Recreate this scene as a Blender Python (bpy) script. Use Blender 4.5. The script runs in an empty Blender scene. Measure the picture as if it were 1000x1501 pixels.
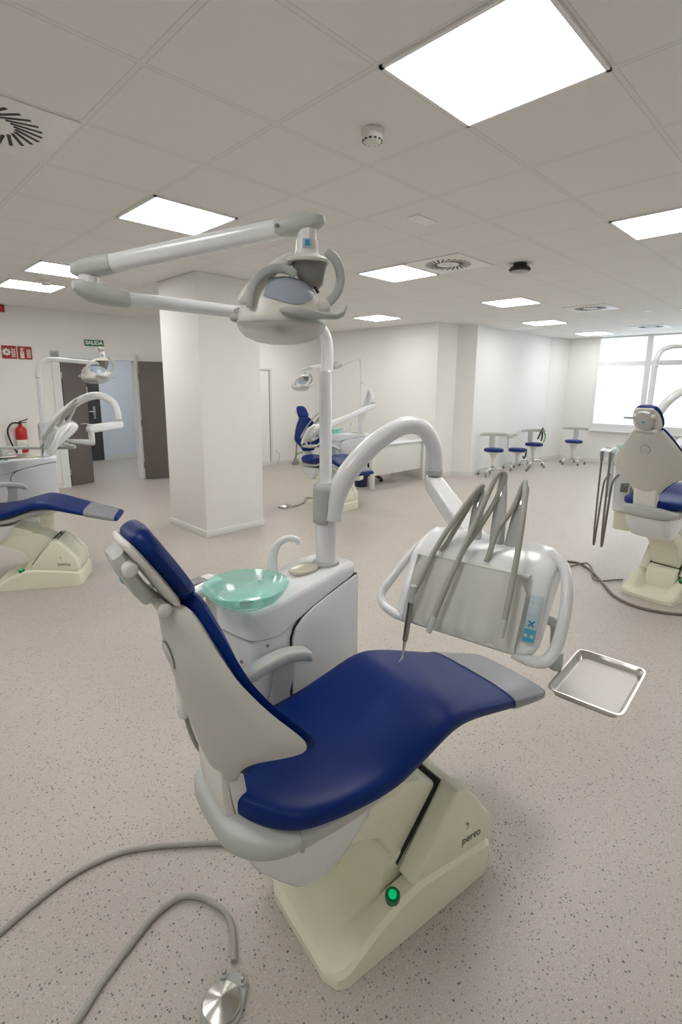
import bpy, bmesh, math, random
from mathutils import Vector, Matrix
random.seed(3)
R = math.radians
PI = math.pi
scene = bpy.context.scene
COL = scene.collection
H = 2.8

# ------------------------------------------------------------------ materials
def nt(name):
    m = bpy.data.materials.new(name); m.use_nodes = True
    n = m.node_tree; b = n.nodes.get('Principled BSDF')
    return m, n, b
def mat(name, col, rough=.5, metal=0, spec=.5, coat=0, noise=0, nscale=40, bump=0, emit=0):
    m, n, b = nt(name)
    b.inputs['Base Color'].default_value = (*col, 1)
    b.inputs['Roughness'].default_value = rough
    b.inputs['Metallic'].default_value = metal
    b.inputs['Specular IOR Level'].default_value = spec
    b.inputs['Coat Weight'].default_value = coat
    b.inputs['Coat Roughness'].default_value = .15
    if emit:
        b.inputs['Emission Color'].default_value = (*col, 1); b.inputs['Emission Strength'].default_value = emit
    if noise or bump:
        tc = n.nodes.new('ShaderNodeTexCoord'); no = n.nodes.new('ShaderNodeTexNoise')
        no.inputs['Scale'].default_value = nscale; no.inputs['Detail'].default_value = 4
        n.links.new(tc.outputs['Object'], no.inputs['Vector'])
        if noise:
            mx = n.nodes.new('ShaderNodeMix'); mx.data_type = 'RGBA'
            mx.inputs[6].default_value = (*[c*(1-noise) for c in col], 1); mx.inputs[7].default_value = (*[min(1, c*(1+noise)) for c in col], 1)
            n.links.new(no.outputs['Fac'], mx.inputs[0]); n.links.new(mx.outputs[2], b.inputs['Base Color'])
        if bump:
            bp = n.nodes.new('ShaderNodeBump'); bp.inputs['Strength'].default_value = bump; bp.inputs['Distance'].default_value = .002
            n.links.new(no.outputs['Fac'], bp.inputs['Height']); n.links.new(bp.outputs['Normal'], b.inputs['Normal'])
    return m
M = {}
M['blue'] = mat('blue_vinyl', (.0004, .018, .14), .40, spec=.22, bump=.05, nscale=300)
M['shell'] = mat('beige_grey_shell', (.56, .55, .50), .45, noise=.02)
M['cream'] = mat('cream_plastic', (.83, .82, .66), .4, noise=.02)
M['frame'] = mat('light_grey_plastic', (.50, .52, .50), .42, noise=.02)
M['white'] = mat('white_gloss_plastic', (.80, .81, .82), .22, coat=.2, noise=.01)
M['offwhite'] = mat('off_white_plastic', (.74, .73, .68), .35, noise=.01)
M['grey'] = mat('mid_grey_plastic', (.45, .46, .45), .45, noise=.02)
M['darkgrey'] = mat('dark_grey_plastic', (.22, .21, .20), .45, noise=.03)
M['hose'] = mat('grey_hose_rubber', (.37, .36, .32), .5, noise=.04)
M['brownhose'] = mat('brown_grey_hose', (.20, .17, .145), .5, noise=.05)
M['black'] = mat('black_rubber', (.012, .012, .012), .5, noise=.1)
M['mat'] = mat('grey_silicone', (.60, .60, .56), .42, noise=.02)
M['steel'] = mat('brushed_steel', (.62, .60, .57), .24, metal=1, noise=.03, nscale=120)
M['chrome'] = mat('chrome', (.75, .75, .74), .1, metal=1, noise=.01)
M['darksteel'] = mat('dark_steel', (.35, .33, .31), .3, metal=1, noise=.05)
M['wall'] = mat('white_wall_paint', (.86, .85, .825), .75, spec=.25, noise=.01, nscale=8, bump=.02)
M['base'] = mat('white_baseboard', (.74, .74, .70), .5, noise=.01)
M['doorbrown'] = mat('brown_grey_laminate', (.145, .125, .115), .5, noise=.04, nscale=20)
M['doordark'] = mat('dark_grey_laminate', (.055, .058, .062), .5, noise=.04, nscale=20)
M['corr'] = mat('corridor_paint', (.72, .79, .88), .7, noise=.01, nscale=8)
M['red'] = mat('red_paint', (.50, .025, .02), .3, noise=.03)
M['signred'] = mat('red_sign', (.36, .02, .018), .5, noise=.03)
M['signgreen'] = mat('green_sign', (.012, .19, .06), .5, noise=.03)
M['signwhite'] = mat('white_sign_print', (.80, .80, .74), .5, noise=.01)
M['ink'] = mat('dark_print', (.13, .13, .12), .5, noise=.05)
M['keypad'] = mat('light_blue_membrane', (.40, .52, .60), .35, noise=.03)
M['keyblue'] = mat('blue_print', (.02, .16, .32), .4, noise=.03)
M['btn'] = mat('grey_membrane_button', (.50, .53, .55), .4, noise=.03)
M['teal'] = mat('cyan_print', (.02, .32, .45), .4, noise=.03)
M['green'] = mat('green_button', (.0, .13, .05), .2, noise=.05)
M['greenlit'] = mat('green_lit_lens', (.0, .42, .14), .2, noise=.05, emit=.25)
M['greentube'] = mat('green_tube', (.10, .36, .10), .4, noise=.05)
M['binblue'] = mat('navy_plastic', (.010, .014, .07), .4, noise=.05)
M['lens'] = mat('grey_blue_lens', (.36, .41, .49), .25, noise=.02)
M['ventmetal'] = mat('white_vent_metal', (.88, .87, .85), .4, noise=.01)
M['liner'] = mat('pale_tray_floor', (.60, .575, .55), .4, metal=.1, noise=.02)
M['frost'] = mat('window_frame_white', (.80, .81, .81), .4, noise=.01)

def mixed(name, build):
    m = bpy.data.materials.new(name); m.use_nodes = True
    n = m.node_tree; n.nodes.clear(); out = n.nodes.new('ShaderNodeOutputMaterial')
    n.links.new(build(n), out.inputs['Surface']); return m
def _glassy(tint, body, fac_body, rough, body_type='ShaderNodeBsdfDiffuse', ior=1.45):
    def f(n):
        tr = n.nodes.new('ShaderNodeBsdfTransparent'); tr.inputs[0].default_value = (*tint, 1)
        df = n.nodes.new(body_type); df.inputs[0].default_value = (*body, 1)
        tc = n.nodes.new('ShaderNodeTexCoord'); no = n.nodes.new('ShaderNodeTexNoise'); no.inputs['Scale'].default_value = 14
        n.links.new(tc.outputs['Object'], no.inputs['Vector'])
        mr = n.nodes.new('ShaderNodeMapRange'); mr.inputs[3].default_value = fac_body*.94; mr.inputs[4].default_value = min(1, fac_body*1.06)
        n.links.new(no.outputs['Fac'], mr.inputs[0])
        m1 = n.nodes.new('ShaderNodeMixShader'); n.links.new(mr.outputs[0], m1.inputs[0]); n.links.new(tr.outputs[0], m1.inputs[1]); n.links.new(df.outputs[0], m1.inputs[2])
        gl = n.nodes.new('ShaderNodeBsdfGlossy'); gl.inputs['Roughness'].default_value = rough
        lw = n.nodes.new('ShaderNodeLayerWeight'); lw.inputs[0].default_value = .5
        pw = n.nodes.new('ShaderNodeMath'); pw.operation = 'POWER'; pw.inputs[1].default_value = 4; n.links.new(lw.outputs['Facing'], pw.inputs[0])
        fr = n.nodes.new('ShaderNodeMapRange'); fr.inputs[3].default_value = (ior-1)**2/(ior+1)**2; fr.inputs[4].default_value = min(.6, (ior-1)*1.1); n.links.new(pw.outputs[0], fr.inputs[0])
        m2 = n.nodes.new('ShaderNodeMixShader'); n.links.new(fr.outputs[0], m2.inputs[0]); n.links.new(m1.outputs[0], m2.inputs[1]); n.links.new(gl.outputs[0], m2.inputs[2])
        return m2.outputs[0]
    return f
M['bowl'] = mixed('teal_glass', _glassy((.80, .96, .925), (.52, .84, .77), .27, .04))
M['clear'] = mixed('clear_shield', _glassy((.93, .92, .90), (.80, .78, .76), .34, .12, ior=1.15))
M['film'] = mixed('clear_plastic_cover', _glassy((.74, .76, .80), (.52, .53, .54), .50, .22))
M['glass'] = mixed('window_glass', _glassy((.96, .98, .98), (.8, .8, .8), .02, .02))
M['creamclear'] = mixed('cream_translucent', _glassy((.9, .88, .8), (.74, .70, .56), .6, .1))
def _blind(n):
    t = n.nodes.new('ShaderNodeBsdfTranslucent'); t.inputs[0].default_value = (.82, .84, .86, 1)
    d = n.nodes.new('ShaderNodeBsdfDiffuse'); d.inputs[0].default_value = (.8, .8, .8, 1)
    tc = n.nodes.new('ShaderNodeTexCoord'); wv = n.nodes.new('ShaderNodeTexWave'); wv.inputs['Scale'].default_value = 200
    n.links.new(tc.outputs['Object'], wv.inputs['Vector'])
    mr = n.nodes.new('ShaderNodeMapRange'); mr.inputs[3].default_value = .18; mr.inputs[4].default_value = .24
    n.links.new(wv.outputs['Fac'], mr.inputs[0])
    m = n.nodes.new('ShaderNodeMixShader'); n.links.new(mr.outputs[0], m.inputs[0])
    n.links.new(t.outputs[0], m.inputs[1]); n.links.new(d.outputs[0], m.inputs[2]); return m.outputs[0]
M['blind'] = mixed('white_roller_blind', _blind)
LIGHT_STRENGTH = 5.5
def _panel(n):
    e = n.nodes.new('ShaderNodeEmission'); e.inputs[0].default_value = (1, .985, .955, 1); e.inputs[1].default_value = LIGHT_STRENGTH
    return e.outputs[0]
M['panel'] = mixed('led_panel', _panel)

def floor_mat():
    m, n, b = nt('speckled_vinyl')
    N = n.nodes; L = n.links
    tc = N.new('ShaderNodeTexCoord')
    def chips(scale, thr, lo, hi):
        v = N.new('ShaderNodeTexVoronoi'); v.inputs['Scale'].default_value = scale; v.inputs['Randomness'].default_value = 1
        L.new(tc.outputs['Object'], v.inputs['Vector'])
        sx = N.new('ShaderNodeSeparateColor'); L.new(v.outputs['Color'], sx.inputs[0])
        mr = N.new('ShaderNodeMapRange'); mr.inputs[1].default_value = lo; mr.inputs[2].default_value = hi; mr.inputs[3].default_value = 0; mr.inputs[4].default_value = thr
        L.new(sx.outputs[0], mr.inputs[0])
        lt = N.new('ShaderNodeMath'); lt.operation = 'LESS_THAN'; L.new(v.outputs['Distance'], lt.inputs[0]); L.new(mr.outputs[0], lt.inputs[1])
        return lt, sx
    no = N.new('ShaderNodeTexNoise'); no.inputs['Scale'].default_value = 3; L.new(tc.outputs['Object'], no.inputs['Vector'])
    base = N.new('ShaderNodeMix'); base.data_type = 'RGBA'
    base.inputs[6].default_value = (.49, .447, .405, 1); base.inputs[7].default_value = (.54, .495, .45, 1); L.new(no.outputs['Fac'], base.inputs[0])
    n2 = N.new('ShaderNodeTexNoise'); n2.inputs['Scale'].default_value = 260; n2.inputs['Detail'].default_value = 3; L.new(tc.outputs['Object'], n2.inputs['Vector'])
    mo = N.new('ShaderNodeMix'); mo.data_type = 'RGBA'; mo.blend_type = 'MULTIPLY'; mo.inputs[0].default_value = 1
    mr2 = N.new('ShaderNodeMapRange'); mr2.inputs[1].default_value = .35; mr2.inputs[2].default_value = .6; mr2.inputs[3].default_value = .84; mr2.inputs[4].default_value = 1.04
    L.new(n2.outputs['Fac'], mr2.inputs[0]); L.new(base.outputs[2], mo.inputs[6]); L.new(mr2.outputs[0], mo.inputs[7])
    prev = mo.outputs[2]
    for scale, thr, lo, hi, c in ((110, .42, .45, 1, (.30, .265, .24)), (160, .42, .5, 1, (.64, .60, .55)), (95, .34, .62, 1, (.12, .11, .115)), (68, .28, .74, 1, (.05, .047, .055))):
        lt, sx = chips(scale, thr, lo, hi)
        mx = N.new('ShaderNodeMix'); mx.data_type = 'RGBA'; mx.inputs[7].default_value = (*c, 1)
        fac = N.new('ShaderNodeMath'); fac.operation = 'MULTIPLY'; fac.inputs[1].default_value = .8; L.new(lt.outputs[0], fac.inputs[0])
        L.new(fac.outputs[0], mx.inputs[0]); L.new(prev, mx.inputs[6]); prev = mx.outputs[2]
    L.new(prev, b.inputs['Base Color'])
    b.inputs['Roughness'].default_value = .42; b.inputs['Specular IOR Level'].default_value = .4
    return m
M['floor'] = floor_mat()
def ceil_mat():
    m, n, b = nt('ceiling_tiles')
    N = n.nodes; L = n.links
    tc = N.new('ShaderNodeTexCoord'); sp = N.new('ShaderNodeSeparateXYZ'); L.new(tc.outputs['Object'], sp.inputs[0])
    def edge(out):
        d = N.new('ShaderNodeMath'); d.operation = 'DIVIDE'; d.inputs[1].default_value = .6; L.new(out, d.inputs[0])
        f = N.new('ShaderNodeMath'); f.operation = 'FRACT'; L.new(d.outputs[0], f.inputs[0])
        s = N.new('ShaderNodeMath'); s.operation = 'SUBTRACT'; s.inputs[1].default_value = .5; L.new(f.outputs[0], s.inputs[0])
        a = N.new('ShaderNodeMath'); a.operation = 'ABSOLUTE'; L.new(s.outputs[0], a.inputs[0]); return a
    ex, ey = edge(sp.outputs[0]), edge(sp.outputs[1])
    mx = N.new('ShaderNodeMath'); mx.operation = 'MAXIMUM'; L.new(ex.outputs[0], mx.inputs[0]); L.new(ey.outputs[0], mx.inputs[1])
    cr = N.new('ShaderNodeValToRGB'); L.new(mx.outputs[0], cr.inputs[0])
    e = cr.color_ramp.elements
    e[0].position = 0; e[0].color = (.86, .845, .82, 1)
    e[1].position = .478; e[1].color = (.86, .845, .82, 1)
    for p, c in ((.4785, (.60, .59, .57, 1)), (.4825, (.60, .59, .57, 1)), (.4835, (.84, .83, .81, 1)), (1, (.84, .83, .81, 1))):
        q = e.new(p); q.color = c
    no = N.new('ShaderNodeTexNoise'); no.inputs['Scale'].default_value = 160; L.new(tc.outputs['Object'], no.inputs['Vector'])
    mu = N.new('ShaderNodeMix'); mu.data_type = 'RGBA'; mu.blend_type = 'MULTIPLY'; mu.inputs[0].default_value = 1
    mr = N.new('ShaderNodeMapRange'); mr.inputs[3].default_value = .95; mr.inputs[4].default_value = 1.03
    L.new(no.outputs['Fac'], mr.inputs[0]); L.new(cr.outputs[0], mu.inputs[6]); L.new(mr.outputs[0], mu.inputs[7]); L.new(mu.outputs[2], b.inputs['Base Color'])
    b.inputs['Roughness'].default_value = .8; b.inputs['Specular IOR Level'].default_value = .2
    return m
M['ceil'] = ceil_mat()

# ------------------------------------------------------------------ mesh helpers
def crom(pts, n=8):
    P = [Vector(p) for p in pts]
    if len(P) < 3: return [P[0].lerp(P[-1], i/n) for i in range(n+1)]
    out = []
    Q = [P[0]*2-P[1]] + P + [P[-1]*2-P[-2]]
    for i in range(1, len(Q)-2):
        a, b, c, d = Q[i-1:i+3]
        for k in range(n):
            t = k/n
            out.append(.5*((2*b)+(c-a)*t+(2*a-5*b+4*c-d)*t*t+(3*b-a-3*c+d)*t**3))
    out.append(P[-1]); return out
def cromv(rows, n=6):
    """Catmull-Rom over rows of numbers."""
    out = []
    Q = [[2*x-y for x, y in zip(rows[0], rows[1])]] + [list(r) for r in rows] + [[2*x-y for x, y in zip(rows[-1], rows[-2])]]
    for i in range(1, len(Q)-2):
        for k in range(n):
            t = k/n
            out.append([.5*(2*b+(c-a)*t+(2*a-5*b+4*c-d)*t*t+(3*b-a-3*c+d)*t**3) for a, b, c, d in zip(*Q[i-1:i+3])])
    out.append(list(rows[-1])); return out
def sring(hw, hh, n=24, p=4.0):
    r = []
    for i in range(n):
        a = 2*PI*i/n; c, s = math.cos(a), math.sin(a)
        r.append((hw*math.copysign(abs(c)**(2/p), c), hh*math.copysign(abs(s)**(2/p), s)))
    return r
class MB:
    def __init__(s): s.bm = bmesh.new()
    def loft(s, rings, cap=True, closed=True):
        V = [[s.bm.verts.new(p) for p in r] for r in rings]; n = len(V[0])
        for a, b in zip(V[:-1], V[1:]):
            for i in range(n if closed else n-1):
                j = (i+1) % n
                try: s.bm.faces.new((a[i], a[j], b[j], b[i]))
                except ValueError: pass
        if cap and closed:
            s.bm.faces.new(list(reversed(V[0]))); s.bm.faces.new(V[-1])
        return s
    def box(s, lo, hi, bev=0, mx=None, seg=2):
        c = [(a+b)/2 for a, b in zip(lo, hi)]; d = [abs(b-a) for a, b in zip(lo, hi)]
        m = Matrix.Translation(c) @ Matrix.Diagonal((*d, 1))
        if mx is not None: m = mx @ m
        g = bmesh.ops.create_cube(s.bm, size=1, matrix=m)
        if bev:
            es = list({e for v in g['verts'] for e in v.link_edges})
            bmesh.ops.bevel(s.bm, geom=es, offset=bev, segments=seg, affect='EDGES', profile=.5)
        return s
    def tube(s, pts, r, seg=12, n=8, smooth=True, cap=True, flat=1.0):
        P = crom(pts, n) if smooth else [Vector(p) for p in pts]
        m = len(P)
        if callable(r): rs = [r(i/(m-1)) for i in range(m)]
        elif isinstance(r, (list, tuple)):
            rs = []
            for i in range(m):
                x = i/(m-1)*(len(r)-1); k = min(int(x), len(r)-2); rs.append(r[k]+(r[k+1]-r[k])*(x-k))
        else: rs = [r]*m
        up = None; rings = []
        for i in range(m):
            t = (P[min(i+1, m-1)]-P[max(i-1, 0)]).normalized()
            if up is None:
                up = Vector((0, 0, 1)) if abs(t.z) < .9 else Vector((1, 0, 0))
            x = t.cross(up); 
            if x.length < 1e-6: x = t.orthogonal()
            x.normalize(); y = x.cross(t).normalized(); up = y
            rings.append([P[i]+(x*math.cos(2*PI*k/seg)+y*math.sin(2*PI*k/seg)*flat)*rs[i] for k in range(seg)])
        return s.loft(rings, cap)
    def lathe(s, prof, center=(0, 0, 0), seg=32, mx=None, cap=True):
        c = Vector(center); rings = []
        for r, z in prof:
            ring = [Vector((max(r, 1e-5)*math.cos(2*PI*k/seg), max(r, 1e-5)*math.sin(2*PI*k/seg), z)) for k in range(seg)]
            if mx is not None: ring = [mx @ p for p in ring]
            rings.append([p+c for p in ring])
        return s.loft(rings, cap)
    def cyl(s, a, b, r, seg=20, bev=0):
        a, b = Vector(a), Vector(b); d = b-a; L = d.length
        q = Vector((0, 0, 1)).rotation_difference(d.normalized()).to_matrix()
        bev = bev or min(r, L)*.12
        return s.lathe([(r-bev, 0), (r, bev), (r, L-bev), (r-bev, L)], a, seg, q)
    def ball(s, c, r, sx=1, sy=1, sz=1, seg=20):
        m = Matrix.Translation(c) @ Matrix.Diagonal((r*sx, r*sy, r*sz, 1))
        bmesh.ops.create_uvsphere(s.bm, u_segments=seg, v_segments=seg//2, radius=1, matrix=m); return s
    def prism(s, poly, lo, hi, axis='y', bev=0, seg=2):
        def P(a, b, t):
            return {'y': (a, t, b), 'x': (t, a, b), 'z': (a, b, t)}[axis]
        A = [s.bm.verts.new(P(a, b, lo)) for a, b in poly]; B = [s.bm.verts.new(P(a, b, hi)) for a, b in poly]
        n = len(poly); fs = [s.bm.faces.new(A), s.bm.faces.new(list(reversed(B)))]
        for i in range(n): fs.append(s.bm.faces.new((A[i], B[i], B[(i+1) % n], A[(i+1) % n])))
        bmesh.ops.recalc_face_normals(s.bm, faces=fs)
        if bev:
            es = list({e for f in fs for e in f.edges})
            bmesh.ops.bevel(s.bm, geom=es, offset=bev, segments=seg, affect='EDGES', profile=.5)
        return s
    def grid(s, rows):
        V = [[s.bm.verts.new(p) for p in r] for r in rows]
        for a, b in zip(V[:-1], V[1:]):
            for i in range(len(a)-1): s.bm.faces.new((a[i], a[i+1], b[i+1], b[i]))
        return s
    def build(s, name, m, parent=None, angle=38, mx=None):
        if mx is not None: s.bm.transform(mx)
        bmesh.ops.remove_doubles(s.bm, verts=s.bm.verts, dist=1e-6)
        bmesh.ops.recalc_face_normals(s.bm, faces=s.bm.faces)
        me = bpy.data.meshes.new(name); s.bm.to_mesh(me); s.bm.free()
        me.materials.append(M[m] if isinstance(m, str) else m)
        me.shade_smooth(); me.set_sharp_from_angle(angle=R(angle))
        o = bpy.data.objects.new(name, me); COL.objects.link(o)
        if parent is not None: o.parent = parent
        return o
def tag(o, label=None, cat=None, group=None, kind=None):
    if label: o['label'] = label
    if cat: o['category'] = cat
    if group: o['group'] = group
    if kind: o['kind'] = kind
    return o
def empty(name, loc, rz=0, label=None, cat=None, group=None):
    o = bpy.data.objects.new(name, None); COL.objects.link(o); o.empty_display_size = .1
    o.location = loc; o.rotation_euler = (0, 0, rz)
    return tag(o, label, cat, group)
def struct(name, mb, m): return tag(mb.build(name, m), kind='structure')
def text(name, s, size, m, parent, mx, extrude=.0006, align='CENTER'):
    c = bpy.data.curves.new(name, 'FONT'); c.body = s; c.size = size; c.extrude = extrude; c.offset = .0035 if size > .06 else 0
    c.align_x = align; c.align_y = 'CENTER'; c.materials.append(M[m])
    t = bpy.data.objects.new(name, c); me = bpy.data.meshes.new_from_object(t); me.name = name
    bpy.data.objects.remove(t); bpy.data.curves.remove(c)
    o = bpy.data.objects.new(name, me); COL.objects.link(o); o.parent = parent; o.matrix_local = mx; return o
def frame_mx(origin, x, y):
    x = Vector(x).normalized(); y = Vector(y); z = x.cross(y).normalized(); y = z.cross(x)
    return Matrix(((x.x, y.x, z.x, origin[0]), (x.y, y.y, z.y, origin[1]), (x.z, y.z, z.z, origin[2]), (0, 0, 0, 1)))
def copy_tree(o, parent=None):
    c = o.copy(); COL.objects.link(c); c.parent = parent
    for ch in list(o.children): copy_tree(ch, c)
    return c

# ------------------------------------------------------------------ room
XW0, XW1, YW0 = -4.6, 10.86, -4.6
def wl(x): return 8.42-.0691*(x+2)          # room face of the door wall
struct('floor', MB().box((XW0-.2, YW0-.2, -.12), (XW1+.4, 12.2, 0)), 'floor')
struct('ceiling', MB().box((XW0-.2, YW0-.2, H), (XW1+.4, 8.9, H+.12)), 'ceil')
def wallseg(a, b, z0, z1, th, mb=None):
    """vertical slab from plan point a to b, growing to the left-hand side by th."""
    a, b = Vector((*a, 0)), Vector((*b, 0)); d = (b-a); L = d.length
    m = Matrix.Translation(a) @ Matrix.Rotation(math.atan2(d.y, d.x), 4, 'Z')
    mb = mb or MB(); mb.box((0, 0, z0), (L, th, z1), mx=m); return mb
DX0, DX1, DH = 1.06, 2.24, 2.08
w = wallseg((XW0, wl(XW0)), (DX0, wl(DX0)), 0, H, .15)
wallseg((DX1, wl(DX1)), (6.4, wl(6.4)), 0, H, .15, w)
wallseg((DX0, wl(DX0)), (DX1, wl(DX1)), DH, H, .15, w)
struct('wall_left', w, 'wall')
w = MB().prism([(6.2, 7.95), (6.2, 4.62), (6.78, 4.60), (6.97, 4.30), (7.25, 4.30), (7.25, 4.55), (6.5, 4.9), (6.4, 7.95)], 0, H, 'z')
struct('wall_far', w, 'wall')
w = MB().prism([(7.22, 4.36), (10.25, 4.36), (10.32, 4.30), (10.86, 4.15), (10.9, 4.6), (7.22, 4.6)], 0, H, 'z')
struct('wall_alcove', w, 'wall')
WY = 3.53; SZ = .74
w = MB().box((XW1-.03, WY, 0), (XW1+.17, 4.3, H)); w.box((XW1-.03, YW0, 0), (XW1+.17, WY, SZ)); w.box((XW1-.03, YW0, 0), (XW1+.17, -3.9, H))
struct('wall_right', w, 'wall')
struct('wall_rear', MB().box((XW0-.15, YW0, 0), (XW0, 8.8, H)), 'wall')
struct('wall_near', MB().box((XW0, YW0-.15, 0), (XW1+.1, YW0, H)), 'wall')
struct('column', MB().box((1.215, 4.115, 0), (1.985, 4.955, H), .008), 'wall')
# baseboards
b = MB().box((1.203, 4.103, 0), (1.997, 4.967, .075), .004); struct('baseboard_column', b, 'base')
b = wallseg((DX1+.1, wl(DX1+.1)-.014), (6.2, wl(6.2)-.014), 0, .075, .016); wallseg((XW0, wl(XW0)-.014), (DX0-.06, wl(DX0)-.014), 0, .075, .016, b); struct('baseboard_left', b, 'base')
b = MB().box((6.186, 4.6, 0), (6.2, 7.85, .075)); b.prism([(6.186, 4.606), (6.772, 4.586), (6.962, 4.286), (7.2, 4.286), (7.2, 4.30), (6.97, 4.30), (6.78, 4.6), (6.186, 4.62)], 0, .075, 'z'); struct('baseboard_far', b, 'base')
b = MB().box((7.2, 4.346, 0), (10.26, 4.36, .075)); b.prism([(10.24, 4.35), (10.31, 4.286), (10.83, 4.14), (10.83, 4.16), (10.32, 4.31), (10.25, 4.37)], 0, .075, 'z'); b.box((10.815, YW0, 0), (10.83, 4.14, .075)); struct('baseboard_right', b, 'base')
# corridor behind the double door
w = MB().box((2.63, 11.0, 0), (6.5, 11.15, 2.6)); w.box((-.5, 11.0, 0), (1.55, 11.15, 2.6)); w.box((1.55, 11.0, 2.1), (2.63, 11.15, 2.6)); w.box((-.6, 8.4, 0), (-.5, 11.1, 2.6)); w.box((6.4, 8.0, 0), (6.5, 11.1, 2.6)); w.box((-.6, 8.55, 2.6), (6.5, 11.2, 2.7))
struct('wall_corridor', w, 'corr')
struct('baseboard_corridor', MB().box((2.68, 10.986, 0), (6.4, 11.0, .08)), 'base')

# door frame and leaves
dv = Vector((1, -.0691, 0)).normalized(); dn = Vector((dv.y, -dv.x, 0))     # dn points into the room
t = MB()
for x0, x1, z0, z1 in ((DX0-.10, DX0+.012, 0, DH+.09), (DX1-.012, DX1+.05, 0, DH+.09), (DX0-.10, DX1+.05, DH-.012, DH+.09)):
    wallseg((x0, wl(x0)-.022), (x1, wl(x1)-.022), z0, z1, .19, t)
struct('trim_1', t, 'frost')
def leaf(name, hinge, ang, width, m, hside):
    o = MB().box((0, -.02, .012), (width, .02, 2.06), .003).build(name, m); o.location = (*hinge, 0); o.rotation_euler = (0, 0, ang); tag(o, kind='structure')
    hb = MB()
    for sy in (-1, 1):
        hb.cyl((width-.07, sy*.02, 1.02), (width-.07, sy*.07, 1.02), .009); hb.tube([(width-.07, sy*.065, 1.02), (width-.19, sy*.065, 1.02)], .009, n=2)
    hb.build('door_handle', 'steel', o)
    for z in (.25, 1.0, 1.8): MB().cyl((-.008, hside*.02, z-.05), (-.008, hside*.02, z+.05), .011).build('hinge', 'steel', o)
    return o
leaf('door_1', (DX0+.03, wl(DX0)+.02), R(16), .40, 'doorbrown', -1)
leaf('door_2', (DX1+.03, wl(DX1)-.055), R(-27), .72, 'doorbrown', 1)
dd = tag(MB().box((1.5, 11.01, .0), (2.66, 11.05, 2.12)).build('door_3', 'doordark'), kind='structure')
MB().box((2.47, 10.985, .92), (2.52, 11.01, 1.2), .004).tube([(2.495, 10.985, 1.08), (2.495, 10.95, 1.08), (2.37, 10.95, 1.08)], .011, n=3).build('door_handle', 'steel', dd)
struct('trim_2', MB().box((2.63, 10.98, 0), (2.70, 11.0, 2.16)).box((1.48, 10.98, 2.08), (2.70, 11.0, 2.16)), 'corr')
# restroom pictogram plate on the dark corridor door
rs = empty('door_sign', (2.3, 11.0, 1.51), 0, 'small framed restroom pictogram plate on the dark corridor door', 'sign')
MB().box((-.09, -.012, -.1), (.09, .008, .1), .003).build('plate', 'grey', rs)
MB().ball((0, -.014, .055), .018, 1, .3, 1).prism([(-.035, .03), (.035, .03), (.05, -.03), (.02, -.03), (.015, -.08), (-.015, -.08), (-.02, -.03), (-.05, -.03)], -.017, -.012).build('pictogram', 'signwhite', rs)
# the flush service door in the far part of the wall (only its right part shows)
fd = MB(); wallseg((4.1, wl(4.1)-.012), (4.95, wl(4.95)-.012), .02, 1.97, .02, fd)
tag(fd.build('door_4', 'wall'), kind='structure')
fd = MB(); wallseg((4.95, wl(4.95)-.02), (5.0, wl(5.0)-.02), 0, 2.02, .03, fd); wallseg((4.05, wl(4.05)-.02), (5.0, wl(5.0)-.02), 1.985, 2.02, .03, fd); struct('trim_3', fd, 'base')
fd = MB(); wallseg((4.935, wl(4.935)-.013), (4.952, wl(4.952)-.013), .02, 1.985, .02, fd); wallseg((4.1, wl(4.1)-.013), (4.952, wl(4.952)-.013), 1.972, 1.986, .02, fd); struct('trim_4', fd, 'doorbrown')

# window wall: frames, glass, blinds
X0 = XW1-.06
YS = [3.53, 2.47, 1.41, .35, -.71, -1.77, -2.83, -3.9]
fr = MB()
fr.box((X0, -3.9, SZ), (X0+.12, 3.53, SZ+.15)); fr.box((X0, -3.9, H-.035), (X0+.12, 3.53, H)); fr.box((X0, -3.9, 2.16), (X0+.12, 3.53, 2.26))
for i, y in enumerate(YS):
    wdt = .055
    fr.box((X0-.006, y-wdt if i else y-.07, SZ+.002), (X0+.118, (y+wdt if i < len(YS)-1 else y+.11) if i else y, H))
struct('window_1', fr, 'frost')
struct('window_sill_1', MB().box((X0-.05, -3.9, SZ-.03), (X0+.1, 3.53, SZ), .004), 'frost')
gl = MB(); bl = MB()
for a, b_ in zip(YS[:-1], YS[1:]):
    gl.box((X0+.10, b_+.02, SZ+.1), (X0+.106, a-.02, H-.02))
struct('window_pane_1', gl, 'glass')
for k, (a, b_) in enumerate(zip(YS[:-1], YS[1:])):
    o = MB().box((X0+.04, b_+.045, SZ+.10), (X0+.043, a-.045, H-.02)).build('roller_blind', 'blind')
    tag(o, 'white translucent roller blind in the %s bay of the window wall' % (['first', 'second', 'third', 'fourth', 'fifth', 'sixth', 'seventh'][k]) , 'blind', 'roller blinds on the window wall')
    o['label'] = ['bright white roller blind filling the leftmost window bay beside the white pier', 'bright white roller blind behind the post and head rest of the chair near the windows'][k] if k < 2 else 'white roller blind in the %s window bay counted from the white pier' % ['', '', 'third', 'fourth', 'fifth', 'sixth', 'seventh'][k]

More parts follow.
